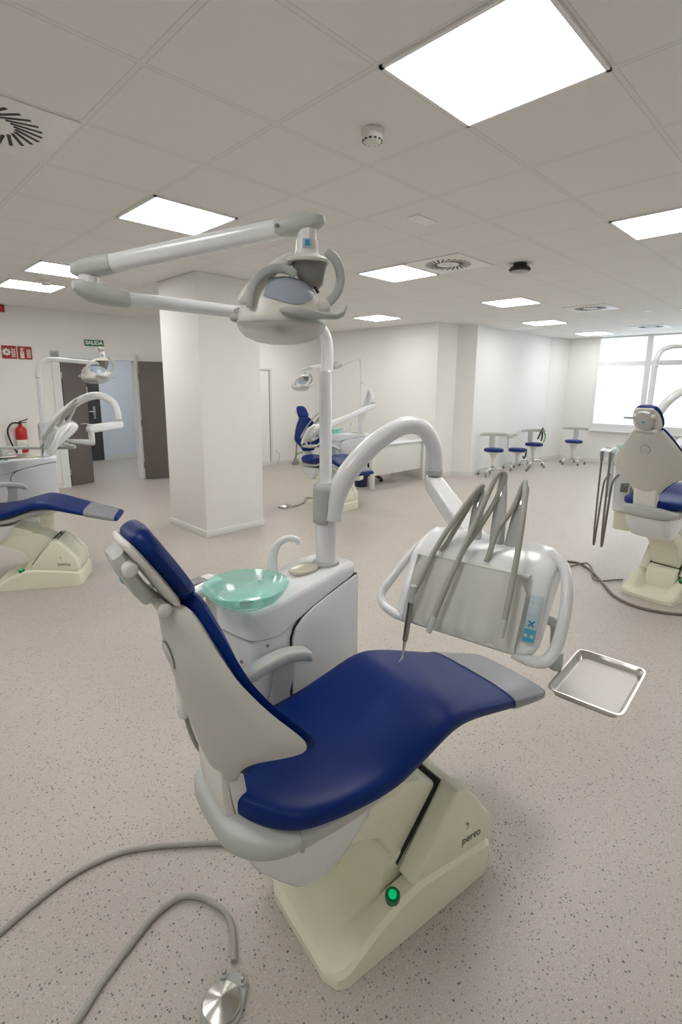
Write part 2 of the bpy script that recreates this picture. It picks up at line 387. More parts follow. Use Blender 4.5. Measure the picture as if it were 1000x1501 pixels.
# ------------------------------------------------------------------ ceiling fittings
def tile(a, b): return (a*.6+.3, b*.6+.3)
def cpanel(a, b, label):
    x, y = tile(a, b)
    e = empty('ceiling_light', (x, y, H), 0, label, 'ceiling light', 'square ceiling light panels')
    f = MB()
    for s in (-1, 1):
        f.box((s*.297, -.297, -.010), (s*.281, .297, -.001)); f.box((-.297, s*.297, -.010), (.297, s*.281, -.001))
    f.build('frame', 'ventmetal', e); MB().box((-.284, -.284, -.007), (.284, .284, -.002)).build('diffuser', 'panel', e)
for a, b, l in ((0, 0, 'very large square light panel at the top edge, nearest of all'), (4, 0, 'light panel cut by the right edge, next to the nearest panel'),
                (0, 4, 'light panel above the white lamp arm, right of the swirl vent'), (4, 4, 'light panel touching the swirl vent between lamp head and black ceiling dome'),
                (0, 8, 'light panel partly hidden behind the elbow of the white lamp arm'), (0, 10, 'light panel nearest the exit sign wall, cut by the left edge'),
                (8, 4, 'light panel just behind the black ceiling dome, left of the second swirl vent'), (8, 8, 'small light panel above the farthest dental chair in front of the long white wall'),
                (12, 5, 'light panel over the row of stools, next to the dark ceiling hatch'), (16, 5, 'smallest light panel right in front of the window wall pier'),
                (12, 1, 'light panel cut by the right edge near the windows, only its corner shows'),
                (8, 0, 'light panel outside the frame beyond the right hand chair'), (-4, 4, 'light panel outside the frame left of the swirl vent'), (-4, 0, 'light panel outside the frame behind the camera'), (4, 8, 'light panel hidden behind the head of the large lamp'), (-4, -4, 'light panel outside the frame in the rear corner'), (7, 11, 'added light panel hidden behind the large lamp, brightening the far wall'),  # last panel here is added, off the light spacing, to brighten the far wall
                (4, -4, 'light panel outside the frame at the right of the room'), (8, -4, 'light panel outside the frame near the right windows'),
                (-4, 8, 'light panel outside the frame by the door wall'), (13, -4, 'light panel outside the frame in the window corner')):
    cpanel(a, b, l)
def vent(x, y, label):
    e = empty('ceiling_vent', (x, y, H), 0, label, 'vent', 'swirl vents in the ceiling')
    MB().box((-.293, -.293, -.008), (.293, .293, -.001), .002).build('plate', 'ventmetal', e)
    s = MB()
    for k in range(24):
        a = 2*PI*k/24
        m = Matrix.Rotation(a, 4, 'Z') @ Matrix.Translation((.155, 0, -.009)) @ Matrix.Rotation(R(28), 4, 'Z')
        s.box((-.062, -.008, -.0006), (.062, .008, .0006), mx=m)
    s.build('slots', 'black', e)
    MB().lathe([(.0, -.016), (.05, -.016), (.062, -.009), (.06, -.006)], seg=24).build('hub', 'ventmetal', e)
vent(*tile(-2, 3), 'swirl vent plate cut by the left edge, nearest of the vents')
vent(*tile(4, 3), 'swirl vent beside the light panel, left of the black ceiling dome')
vent(*tile(10, 3), 'swirl vent farther back over the stools')
vent(*tile(15, 3), 'swirl vent close to the window wall, almost edge on')
def detector(x, y, label):
    e = empty('smoke_detector', (x, y, H), 0, label, 'smoke detector', 'smoke detectors')
    MB().lathe([(.0, -.002), (.052, -.002), (.052, -.02), (.049, -.022), (0, -.022)], seg=32).build('mount', 'offwhite', e)
    MB().lathe([(.047, -.022), (.047, -.040), (.04, -.05), (.028, -.054), (0, -.055)], seg=32).build('housing', 'offwhite', e)
    s = MB()
    for k in range(12):
        s.box((.036, -.006, -.049), (.0455, .006, -.043), mx=Matrix.Rotation(2*PI*k/12, 4, 'Z'))
    s.build('slots', 'black', e)
detector(.335, .925, 'round white smoke detector on the ceiling near the largest light panel')
detector(.32, 5.82, 'small round smoke detector near the elbow of the lamp arm')
e = empty('ceiling_dome', (3.13, 1.60, H), 0, 'flat black round dome hanging under the ceiling tiles', 'ceiling sensor')
MB().lathe([(0, -.001), (.06, -.001), (.06, -.03), (.085, -.035), (.1, -.055), (.085, -.07), (0, -.07)], seg=32).build('housing', 'black', e)
MB().lathe([(0, -.069), (.08, -.069), (.075, -.078), (.04, -.085), (0, -.087)], seg=32).build('lens', 'grey', e)
for x, y, l in ((1.50, 1.51, 'small white rectangular cover plate on the ceiling behind the large smoke detector'), (7.08, 1.57, 'tiny white cover plate on the ceiling toward the windows')):
    tag(MB().box((x-.11, y-.05, H-.006), (x+.11, y+.05, H-.0005), .002).build('ceiling_cover', 'ventmetal'), l, 'cover plate', 'ceiling cover plates')
hm = MB()
for s in (-1, 1): hm.box((8.1+s*.29, 3.62, H-.006), (8.1+s*.275, 4.2, H-.0005)); hm.box((7.81, 3.91+s*.29, H-.006), (8.39, 3.91+s*.275, H-.0005))
hm.box((7.83, 3.63, H-.004), (8.37, 4.19, H-.0005)); tag(hm.build('ceiling_hatch', 'ventmetal'), 'square access hatch flush in the ceiling over the stools', 'hatch')

# ------------------------------------------------------------------ door wall fittings
def onwall(x, z, off=.004): return Matrix.Translation((x, wl(x)-off, z)) @ Matrix.Rotation(math.atan2(-.0691, 1), 4, 'Z') @ Matrix.Rotation(R(90), 4, 'X')
def wall_root(name, x, z, label, cat, group=None, off=.004):
    o = bpy.data.objects.new(name, None); COL.objects.link(o); o.matrix_world = onwall(x, z, off); o.empty_display_size = .1
    return tag(o, label, cat, group)
e = wall_root('exit_sign', 1.61, 2.325, 'green sign reading SALIDA above the double door', 'sign')
MB().box((-.145, -.048, 0), (.145, .048, .012), .001).build('plate', 'signgreen', e)
text('lettering', 'SALIDA', .078, 'signwhite', e, Matrix.Translation((0, 0, .0126)) @ Matrix.Diagonal((1.02, 1, 1, 1)))
def glyph_rows(mb, x0, x1, y0, y1, n):
    for k in range(n):
        y = y0+(y1-y0)*(k+.5)/n
        for j in range(2):
            xx = x0+(x1-x0)*j/2; mb.box((xx+.002, y-.008, .012), (xx+(x1-x0)/2-.003, y+.008, .0128))
e = wall_root('fire_hose_sign', .42, 2.125, 'red square sign with a white hose reel symbol, left of the extinguisher sign', 'sign', 'red fire safety signs')
MB().box((-.092, -.092, 0), (.092, .092, .012), .001).build('plate', 'signred', e)
s = MB().lathe([(.0, .012), (.044, .012), (.044, .0128), (0, .0128)], (-.035, 0, 0), 28)
for k in range(8):
    a = 2*PI*k/8; s.cyl((-.035+.044*math.cos(a), .044*math.sin(a), .012), (-.035+.044*math.cos(a), .044*math.sin(a), .0128), .012, 10, .0001)
glyph_rows(s, .025, .08, -.075, .055, 5); s.build('pictogram', 'signwhite', e)
MB().lathe([(0, .0128), (.014, .0128), (.014, .0136), (0, .0136)], (-.035, 0, 0), 18).build('hub', 'signred', e)
e = wall_root('fire_extinguisher_sign', .62, 2.122, 'red square sign with a white extinguisher symbol, right of the hose reel sign', 'sign', 'red fire safety signs')
MB().box((-.092, -.092, 0), (.092, .092, .012), .001).build('plate', 'signred', e)
s = MB().box((-.062, -.08, .012), (-.012, .02, .0128)).box((-.05, .03, .012), (-.024, .05, .0128)).tube([(-.055, .05, .0124), (-.035, .068, .0124), (-.01, .055, .0124)], .006, 6); glyph_rows(s, .022, .078, -.075, .055, 5)
s.build('pictogram', 'signwhite', e); MB().box((-.05, -.01, .0128), (-.024, .004, .0134)).build('symbol_window', 'signred', e)
e = wall_root('alarm_sounder', .36, 2.74, 'dark red alarm box high on the door wall at the left edge', 'alarm')
MB().box((-.06, -.05, 0), (.06, .05, .05), .006).build('housing', 'signred', e); MB().lathe([(0, .05), (.03, .05), (.026, .06), (0, .062)], seg=20).build('grille', 'red', e)
# extinguisher
e = empty('fire_extinguisher', (.43, wl(.43)-.11, .63), 0, 'red fire extinguisher with black hose hung on the wall left of the double door', 'fire extinguisher')
MB().lathe([(0, 0), (.06, 0), (.075, .012), (.078, .03), (.078, .33), (.07, .365), (.045, .395), (.028, .405), (.026, .43)], seg=28).build('cylinder', 'red', e)
MB().lathe([(.0792, .10), (.0792, .25)], seg=28, cap=False).build('label_band', 'signwhite', e)
MB().lathe([(.0796, .2), (.0796, .27)], seg=28, cap=False).build('print_band', 'red', e)
MB().cyl((0, 0, .42), (0, 0, .47), .02).tube([(-.01, 0, .47), (.05, 0, .485), (.11, 0, .51)], .008, 8).tube([(0, 0, .46), (.05, 0, .455), (.09, 0, .46)], .007, 8).build('valve', 'black', e)
MB().tube([(-.02, 0, .45), (-.10, 0, .45), (-.16, 0, .38), (-.17, .0, .28), (-.13, 0, .12), (-.08, 0, .0)], .012, 10).build('hose', 'black', e)
MB().box((-.03, .06, .28), (.03, .10, .34), .003).build('bracket', 'darksteel', e)

# ------------------------------------------------------------------ dental chair
def spine(z): # u of the back shell centre line
    K = [(.64, -.195), (.72, -.225), (.80, -.25), (.95, -.288), (1.06, -.312), (1.22, -.326)]
    for (a, ua), (b, ub) in zip(K[:-1], K[1:]):
        if z <= b: return ua+(ub-ua)*(z-a)/(b-a)
    return K[-1][1]
HWK = [(.725, .07), (.735, .098), (.755, .112), (.785, .132), (.82, .165), (.85, .205), (.88, .255), (.905, .290), (.93, .300), (.955, .290), (1.0, .252), (1.06, .208), (1.12, .168), (1.17, .130), (1.205, .10), (1.22, .075)]
def back_sheet(off0, off1, shrink, z0=None, z1=None, pillow=0, p=5.0, taper=0):
    keys = [k for k in HWK if (z0 is None or k[0] >= z0) and (z1 is None or k[0] <= z1)]
    rows = cromv(keys, 3); rings = []; NS = 22
    for i, (z, hw) in enumerate(rows):
        hw = max(.01, hw-shrink)
        f = min(1, min(i, len(rows)-1-i)/4.0); endf = math.sqrt(max(.04, 1-(1-f)**2))
        ring = []
        mid = (off0+off1)/2
        for side in (0, 1):
            for k in range(NS):
                s = -1+2*k/(NS-1)
                if side: s = -s
                v = hw*s; th = (1-abs(s)**p)**(1/p) if abs(s) < 1 else 0
                tp_ = min(1, max(0, (abs(v)-.12)/.13)); o = (off0+(off1-off0)*(1-taper*tp_*tp_*(3-2*tp_)) if side else off0)
                mid = (off0+off0+(off1-off0)*(1-taper*tp_*tp_*(3-2*tp_)))/2
                d = mid+(o-mid)*th*endf + (pillow*(1-s*s)*endf if side else 0)
                u = spine(z)+1.62*v*v*min(1, 1) + d
                ring.append((u, v, z+ .10*d))
        rings.append(ring)
    m = MB(); m.loft(rings); return m
ST = [(-.214, .05, .640, .645), (-.209, .085, .622, .668), (-.188, .122, .609, .676), (-.145, .172, .600, .675), (-.095, .205, .596, .671), (-.03, .222, .594, .667), (.06, .234, .594, .664), (.17, .244, .606, .674), (.27, .242, .634, .702), (.36, .238, .664, .728), (.43, .232, .672, .734), (.52, .222, .656, .714), (.66, .206, .615, .668), (.80, .190, .573, .622), (.92, .175, .541, .585), (.98, .165, .528, .566), (.996, .150, .532, .556), (1.0, .12, .54, .548)]
def chair(loc, yaw, label, lift=0):
    root = empty('dental_chair', (*loc, 0), R(yaw), label, 'dental chair', 'blue dental chairs')
    # base
    def zt(u, v):
        K = [(0, .045, .045), (.06, .05, .062), (.16, .056, .115), (.25, .06, .152), (.33, .065, .166), (.50, .10, .148), (.64, .12, .128), (.70, .105, .105)]
        for (a, c0, r0), (b, c1, r1) in zip(K[:-1], K[1:]):
            if u <= b:
                t = (u-a)/(b-a); c = c0+(c1-c0)*t; r = r0+(r1-r0)*t; break
        else: c, r = K[-1][1:]
        x = min(1, max(0, (abs(v)-.075)/.07)); x = x*x*(3-2*x); return c+(r-c)*x
    LU, HV, RC = .69, .2, .055
    rows = []
    nu, nv = 36, 30
    for i in range(nu+1):
        u = LU*i/nu; d = min(u, LU-u); hv = HV-(RC-math.sqrt(max(0, RC*RC-(RC-min(d, RC))**2)))
        row = []
        for j in range(nv+1):
            v = -hv+2*hv*j/nv; e_ = min(hv-abs(v), d); k = min(1, e_/.02); z = zt(u, v)
            row.append((u, v, z-(.016)*(1-math.sqrt(max(0, 1-(1-k)**2)))))
        rows.append(row)
    m = MB().grid(rows)
    rim = [r[0] for r in rows]+[c for c in rows[-1][1:]]+[r[-1] for r in reversed(rows[:-1])]+[c for c in reversed(rows[0][1:-1])]
    m.loft([rim, [(a, b, max(.012, c-.03)) for a, b, c in rim], [(a*1.0, b*1.0, .001) for a, b, c in rim]], cap=False)
    base = m.build('base_plinth', 'cream', root, 30)
    for sv in (-1, 1):
        c = MB().prism([(.295, .165), (.485, .405), (.545, .385), (.665, .225), (.672, .125), (.5, .14)], sv*.192, sv*.115, 'y', .014, 3)
        if sv < 0: c.prism([(.5, .12), (.50, .385), (.545, .375), (.66, .22), (.668, .12)], -.12, .12, 'y', .012, 2)
        cov = c.build('lift_cover', 'cream', root)
        if sv < 0:
            # near cheek carries the lettering
            mx = frame_mx((.565, -.1935, .195), (1, 0, -.10), (0.1, 0, 1))
            text('lettering', 'perto', .042, 'ink', cov, mx, .0004)
            text('emblem', ')', .03, 'darkgrey', cov, frame_mx((.545, -.1935, .25), (1, 0, -.1), (.1, 0, 1)), .0004)
            MB().cyl((.538, -.1925, .258), (.538, -.1937, .258), .004, 12).build('emblem_dot', 'ink', cov)
    MB().cyl((.24, -.166, .14), (.236, -.170, .164), .023, 24).build('power_button', 'green', root)
    MB().cyl((.236, -.170, .160), (.2345, -.1715, .169), .013, 20).build('button_lens', 'greenlit', root)
    arm = MB().prism([(-.03, .40), (-.04, .50), (.10, .52), (.40, .435), (.475, .385), (.485, .30), (.40, .16), (.31, .17), (.235, .305), (.02, .395)], -.108, .108, 'y', .014, 3)
    arm.prism([(-.03, .46), (.0, .53), (.2, .52), (.34, .47), (.30, .44)], -.12, .12, 'y', .012, 2).build('lift_arm', 'cream', root)
    MB().prism([(.303, .176), (.487, .398), (.478, .402), (.298, .186)], -.116, .116).build('gap_seal', 'black', root)
    MB().prism([(.22, .05), (.255, .185), (.30, .22), (.50, .22), (.50, .05)], -.112, .112, 'y', .012, 2).build('pivot_housing', 'cream', root)
    MB().loft([[(u, v, .535) for u, v in [(a*.21+.0, b*.165) for a, b in sring(1, 1, 28, 5)]], [(u, v, .47) for u, v in [(a*.185-.0, b*.165) for a, b in sring(1, 1, 28, 5)]], [(u, v, .40) for u, v in [(a*.125-.005, b*.155) for a, b in sring(1, 1, 28, 4)]], [(u, v, .362) for u, v in [(a*.085-.01, b*.145) for a, b in sring(1, 1, 28, 3.5)]], [(u, v, .352) for u, v in [(a*.06-.01, b*.12) for a, b in sring(1, 1, 28, 3)]]]).build('seat_bracket', 'white', root)
    F = [(-.262, .05, .585, .605), (-.257, .10, .565, .625), (-.238, .135, .548, .632), (-.20, .170, .535, .628), (-.14, .195, .53, .612), (-.06, .205, .535, .606), (.08, .21, .545, .604), (.2, .2, .56, .615), (.35, .17, .60, .665), (.5, .13, .63, .66), (.62, .09, .605, .625)]
    rings = [[(u, v, (zb+zt_)/2+z) for v, z in sring(hw, (zt_-zb)/2, 28, 3.6)] for u, hw, zb, zt_ in cromv(F, 4)]
    fr_ = MB().loft(rings).build('seat_frame', 'frame', root)
    MB().loft([[(u, v, z) for v, z in [(a*.2095, .571+b*.0385) for a, b in sring(1, 1, 28, 3.8)]] for u in (-.098, -.094)]).build('seam', 'grey', fr_)
    rings = [[(u, v, (zb+zt_)/2+z+.006*(1-(v/hw)**2)*(1 if z > 0 else 0)) for v, z in sring(hw, (zt_-zb)/2, 36, 4.2)] for u, hw, zb, zt_ in cromv(ST, 4)]
    seat = MB().loft(rings).build('seat_cushion', 'blue', root, 60)
    rings = [[(u, v, (zb+zt_)/2+z+.006*(1-(v/hw)**2)*(1 if z > 0 else 0)) for v, z in sring(hw+.004, (zt_-zb)/2+.004, 36, 4.2)] for u, hw, zb, zt_ in cromv([(.745, .197, .589, .640), (.80, .190, .573, .622), (.92, .175, .541, .585), (.972, .166, .530, .568)], 5)]
    film = MB().loft(rings, cap=False).build('foot_cover', 'film', seat, 60); film['label'] = 'clear grey plastic foot cover'
    # back rest
    link = MB()
    for sv in (-1, 1):
        rr = [[(u, sv*.092+a, z+b*.3) for a, b in sring(.010, .02, 12, 4)] for u, z in ((0, 0),)]
        P = crom([(-.215, 0, .775), (-.207, 0, .71), (-.196, 0, .64), (-.178, 0, .585)], 5)
        link.loft([[(p.x+b, sv*.070+a, p.z) for a, b in sring(.011, .020, 14, 5)] for p in P])
    P = crom([(-.235, 0, .78), (-.236, 0, .70), (-.225, 0, .63), (-.20, 0, .575)], 5)
    link.loft([[(p.x+b, a, p.z) for a, b in sring(.078, .014, 20, 5)] for p in P])
    link.build('backrest_link', 'offwhite', root)
    sh = back_sheet(-.018, .016, .004, z1=1.215).build('backrest_shell', 'shell', root, 60)
    back_sheet(.012, .044, .0, z0=.735, pillow=.007, p=3.4, taper=.9).build('backrest_cushion', 'blue', root, 60)
    z = 1.06; n = Vector((-1, 0, -.22)).normalized(); c0 = Vector((spine(z)-.016, 0, z))
    MB().cyl(c0, c0+n*.002, .036, 32, .0005).build('cap_ring', 'darkgrey', sh)
    MB().cyl(c0, c0+n*.005, .032, 32, .002).build('cap', 'shell', sh); MB().cyl(c0+n*.004, c0+n*.006, .017, 24, .001).build('cap_emblem', 'frame', sh)
    # head rest
    hb = Vector((-.320, 0, 1.200)); ax = Vector((-.52, 0, .86)).normalized(); fw = Vector((.86, 0, .52)).normalized()
    def head(off0, off1, shrink, pill, p=3.6):
        rows = cromv([(0, .070), (.010, .086), (.035, .098), (.075, .100), (.12, .094), (.155, .082), (.178, .062), (.185, .042)], 3); rings = []; NS = 18
        for i, (h, hw) in enumerate(rows):
            hw = max(.01, hw-shrink); f = min(1, min(i, len(rows)-1-i)/5.0); endf = math.sqrt(max(.05, 1-(1-f)**2)); mid = (off0+off1)/2; ring = []
            for side in (0, 1):
                for k in range(NS):
                    s = -1+2*k/(NS-1); s = -s if side else s
                    th = (1-abs(s)**p)**(1/p) if abs(s) < 1 else 0
                    d = mid+((off1 if side else off0)-mid)*th*endf+(pill*(1-s*s)*endf if side else 0)
                    q = hb+ax*h+fw*(d+.25*hw*hw*s*s*4); ring.append((q.x, hw*s, q.z))
            rings.append(ring)
        return MB().loft(rings)
    hs = head(-.012, .006, .003, 0).build('headrest_shell', 'offwhite', root, 60)
    head(.004, .046, 0, .008, 3.2).build('headrest_cushion', 'blue', root, 60)
    pl = []
    for h, hw, d in ((.172, .014, -.022), (.164, .044, -.026), (.12, .058, -.034), (.07, .054, -.036), (.036, .038, -.034), (.024, .012, -.030)):
        q = hb+ax*h+fw*d; pl.append([(q.x+a*fw.x, b, q.z+a*fw.z) for b, a in sring(hw, .017, 20, 3)])
    MB().loft(pl).build('headrest_plate', 'frame', root)
    for h, r in ((.135, .0165), (.014, .0155)):
        q = hb+ax*h+fw*-.026
        MB().tube([(q.x, -.072, q.z), (q.x, -.066, q.z), (q.x, -.045, q.z), (q.x, .045, q.z), (q.x, .066, q.z), (q.x, .072, q.z)], [r*.55, r, r*.8, r*.8, r, r*.55], 18, 4).build('headrest_hinge', 'offwhite', root)
    q = hb+ax*.10+fw*-.050; MB().cyl(q, q-fw*.004, .008, 14).build('headrest_button', 'teal', root)
    q = hb+ax*.13+fw*-.03; MB().cyl((q.x, .05, q.z-.01), (q.x, .135, q.z-.01), .009).build('headrest_lever', 'frame', root)
    a, b_ = hb+ax*.04+fw*-.03, Vector((spine(1.15)+.012, 0, 1.15))
    MB().loft([[(p.x+y_, x_, p.z) for x_, y_ in sring(.032, .012, 16, 4)] for p in (a, (a+b_)/2, b_)]).build('headrest_stem', 'frame', root)
    MB().box((-.33, -.05, 1.195), (-.295, .05, 1.215), .004).build('headrest_gasket', 'black', root)
    # arm rest on the unit side
    P = crom([(-.05, .200, .80), (.02, .212, .812), (.10, .234, .806), (.17, .246, .788), (.212, .248, .766)], 5)
    ar = MB().loft([[(p.x, p.y+a, p.z+b) for a, b in sring(.026*f, .021*f, 18, 4)] for p, f in zip(P, [.6, .9]+[1]*(len(P)-4)+[.85, .5])]).build('armrest', 'frame', root)
    P = crom([(.095, .236, .80), (.095, .238, .72), (.07, .236, .63), (.02, .195, .565)], 5)
    MB().loft([[(p.x+a, p.y+b, p.z) for a, b in sring(.036, .010, 16, 4)] for p in P]).build('armrest_post', 'frame', ar)
    if lift:                       # the chair raised on its lift arm
        for o in root.children:
            n_ = o.name.split('.')[0]
            if n_ == 'lift_arm':
                for v in o.data.vertices: v.co.z += lift*min(1, max(0, (.46-v.co.x)/.40))
            elif n_ not in ('base_plinth', 'lift_cover', 'power_button', 'button_lens', 'gap_seal', 'pivot_housing', 'housing_slot'):
                o.location.z += lift
    return root

# ------------------------------------------------------------------ spittoon unit
def unit(loc, yaw, label, lean=(0, 0), toptilt=1.72, reach=0.0, lift=0.0):
    root = empty('spittoon_unit', (*loc, lift), R(yaw), label, 'dental unit', 'white spittoon units')
    # body and lid
    def rr(x0, x1, y0, y1, z, p=7): return [((x0+x1)/2+a, (y0+y1)/2+b, z) for a, b in sring((x1-x0)/2, (y1-y0)/2, 40, p)]
    MB().loft([rr(-.42, .06, -.07, .10, .475), rr(-.44, .08, -.082, .11, .49), rr(-.445, .082, -.085, .112, .86), rr(-.445, .082, -.085, .112, .88)]).build('cabinet', 'white', root)
    MB().loft([rr(-.36, .0, -.05, .09, .30), rr(-.38, .02, -.06, .10, .31), rr(-.39, .03, -.065, .10, .478)]).build('connection_box', 'cream', root)
    MB().box((-.30, -.30, .40), (-.10, -.04, .455), .012).build('mounting_beam', 'offwhite', root)
    # lid: bottom edge follows the curved side panel
    def zb(x):
        K = [(-.46, .885), (-.30, .862), (-.27, .882), (-.20, .91), (-.07, .94), (.10, .965)]
        for (a, za), (b, zb_) in zip(K[:-1], K[1:]):
            if x <= b: return za+(zb_-za)*(x-a)/(b-a)
        return .965
    def zt(x): return .978 if x < -.3 else .978+min(1, (x+.3)/.2)*.022
    ring0 = rr(-.456, .092, -.094, .120, 0, 7); ring = []
    lid = MB(); R0 = [(x, y, .87) for x, y, _ in ring0]
    lid.loft([[(x, y, zb(x)) for x, y, _ in ring0], [(x, y, zt(x)-.018) for x, y, _ in ring0], [(x*.99-.001, y*.955+.0006, zt(x)-.005) for x, y, _ in ring0], [(x*.965-.005, y*.90+.001, zt(x)) for x, y, _ in ring0]]).build('lid', 'white', root, 50)
    MB().loft([[(x*.994, y*.97, zb(x)+dz) for x, y, _ in ring0] for dz in (-.0045, .002)]).build('lid_seam_shade', 'grey', root)  # grey ring painted in as the thin shadow under the lid
    MB().cyl((-.452, -.03, .80), (-.458, -.03, .80), .006, 12).build('panel_screw', 'darkgrey', root)
    pts = [(-.285, .48), (-.285, .83), (-.27, .862), (-.235, .888), (-.18, .908), (-.10, .925), (0, .943), (.072, .955), (.083, .945), (.083, .48)]
    MB().prism(pts, -.098, -.080, 'y', .005, 2).build('side_panel', 'white', root)
    MB().prism([(-.2895, .485), (-.2895, .831), (-.273, .866), (-.237, .893), (-.18, .9125), (-.1, .9295), (.08, .957), (.08, .94), (-.27, .82), (-.27, .485)], -.091, -.078, 'y').build('panel_gap', 'black', root)
    MB().cyl((-.40, -.093, .855), (-.40, -.097, .855), .006, 12).build('panel_screw', 'darkgrey', root)
    MB().box((-.47, -.06, .66), (-.45, .04, .72), .004).tube([(-.46, -.05, .74), (-.49, -.03, .74), (-.49, .03, .73)], .008).build('side_handle', 'darkgrey', root)
    # bowl
    BO = [(.0, .975), (.035, .976), (.07, .986), (.10, 1.004), (.122, 1.026), (.137, 1.05)]
    BI = [(.133, 1.051), (.117, 1.029), (.095, 1.009), (.066, .993), (.03, .984), (.0, .983)]
    bw = MB().lathe(BO+BI, (-.417, -.02, 0), 48).build('bowl', 'bowl', root, 60); bw['label'] = 'teal glass spittoon bowl'
    MB().lathe([(.022, .98), (.022, .986), (.01, .987), (0, .986)], (-.417, -.02, 0), 20).build('drain', 'chrome', bw)
    MB().tube([(-.20, .085, .99), (-.20, .082, 1.06), (-.19, .07, 1.105), (-.168, .045, 1.128), (-.146, .018, 1.126), (-.138, .008, 1.112)], [.019, .017, .014, .0125, .012, .012], 16).build('cup_filler', 'white', root)
    MB().tube([(-.255, .07, 1.0), (-.258, .066, 1.025), (-.275, .052, 1.034), (-.31, .03, 1.03), (-.325, .02, 1.02)], .006, 10).ball((-.255, .07, 1.018), .010).build('rinse_pipe', 'white', root)
    MB().loft([[(-.11+a, .015+b, z) for a, b in sring(.062*f, .042*f, 28, 2.4)] for f, z in ((.9, .998), (1, 1.001), (1, 1.008), (.8, 1.010))]).build('cup_stand', 'creamclear', root)
    # post
    l = Vector((*lean, 0))
    def pp(z): return Vector((0, 0, z))+l*(z-1)/.72
    MB().lathe([(.05, .995), (.052, 1.0), (.05, 1.008), (.04, 1.01)], seg=32).build('post_collar', 'frame', root)
    MB().tube([pp(1.0), pp(1.18), pp(1.31)], .0385, 28, 4).build('post', 'white', root)
    MB().tube([pp(1.30), pp(1.5), pp(toptilt)], .0235, 28, 4).build('post_tube', 'white', root)
    cl = MB(); N = 28
    for k in range(1):
        zt_, zb_ = 1.30, 1.16
        rows = []
        for i in range(9):
            f = i/8; row = []
            for j in range(N+1):
                a = -PI*.5+PI*1.45*j/N-R(40)+PI*.55
                zlow = zb_+.11*max(0, math.cos(a+R(35)))**1.0
                z = zlow+(zt_-zlow)*f; c = pp(z); row.append((c.x+.0435*math.cos(a), c.y+.0435*math.sin(a), z))
            rows.append(row)
        cl.grid(rows)
        o = cl.build('post_clamp', 'grey', root, 60); o.modifiers.new('thick', 'SOLIDIFY').thickness = .006
    # assistant arm with its hoses
    x1 = -.56-reach
    A = MB().loft([[(x, y, z+b) for y, b in [(cy+a, b) for a, b in sring(.044, .024, 20, 5)]] for x, cy, z in ((-.40, .16, 1.005), (-.47, .165, 1.005), (x1+.05, .155, 1.0), (x1, .15, .992))]).build('assistant_arm', 'white', root)
    MB().box((-.50, .14, 1.028), (-.44, .19, 1.031), .001).build('assistant_keypad', 'darkgrey', A)
    MB().cyl((-.43, .14, .985), (-.43, .14, .6), .022).build('assistant_arm_post', 'white', A)
    for k, y in enumerate((.10, .165)):
        x = x1
        MB().cyl((x, y, .93), (x-.008, y, 1.015), .013, 14).build('hose_holder', 'darkgrey', root)
        if reach: pth = [(x, y, .94), (x-.003, y, .80), (x+.003, y, .56-lift*1.2), (x+.02, y, .43-lift*1.5), (x+.04, y, .40-lift*1.5), (x+.06, y, .46-lift*1.3), (x+.075, y-.01, .64), (x+.085, y-.02, .76), (-.445, y-.03, .80)]
        else: pth = [(x, y, .94), (x+.012, y, .86), (x+.04, y, .77), (x+.075, y, .72), (-.445, y-.03, .70)]
        MB().tube(pth, .008 if k else .0095, 10).build('suction_hose', 'brownhose', root)
    if not reach:
        hd = MB().lathe([(.0, .60), (.016, .60), (.021, .612), (.021, .675), (.0195, .68), (.0195, .684), (.021, .69), (.021, .80), (.0, .802)], (x1-.012, .125, 0), 20).build('suction_handle', 'white', root)
        MB().tube([(x1+.012, .125, .65), (x1+.008, .125, .64), (x1+.002, .125, .615), (x1-.008, .125, .605)], .012, 10).build('handle_nose', 'white', hd)
        MB().box((x1+.0065, .118, .645), (x1+.013, .132, .672), .002).build('handle_button', 'grey', hd)
        MB().tube([(x1-.008, .125, .61), (x1+.005, .123, .54), (x1+.03, .118, .46), (x1+.07, .10, .40), (x1+.13, .08, .42), (x1+.17, .06, .48)], .0075, 10).build('suction_hose', 'hose', root)
    return root

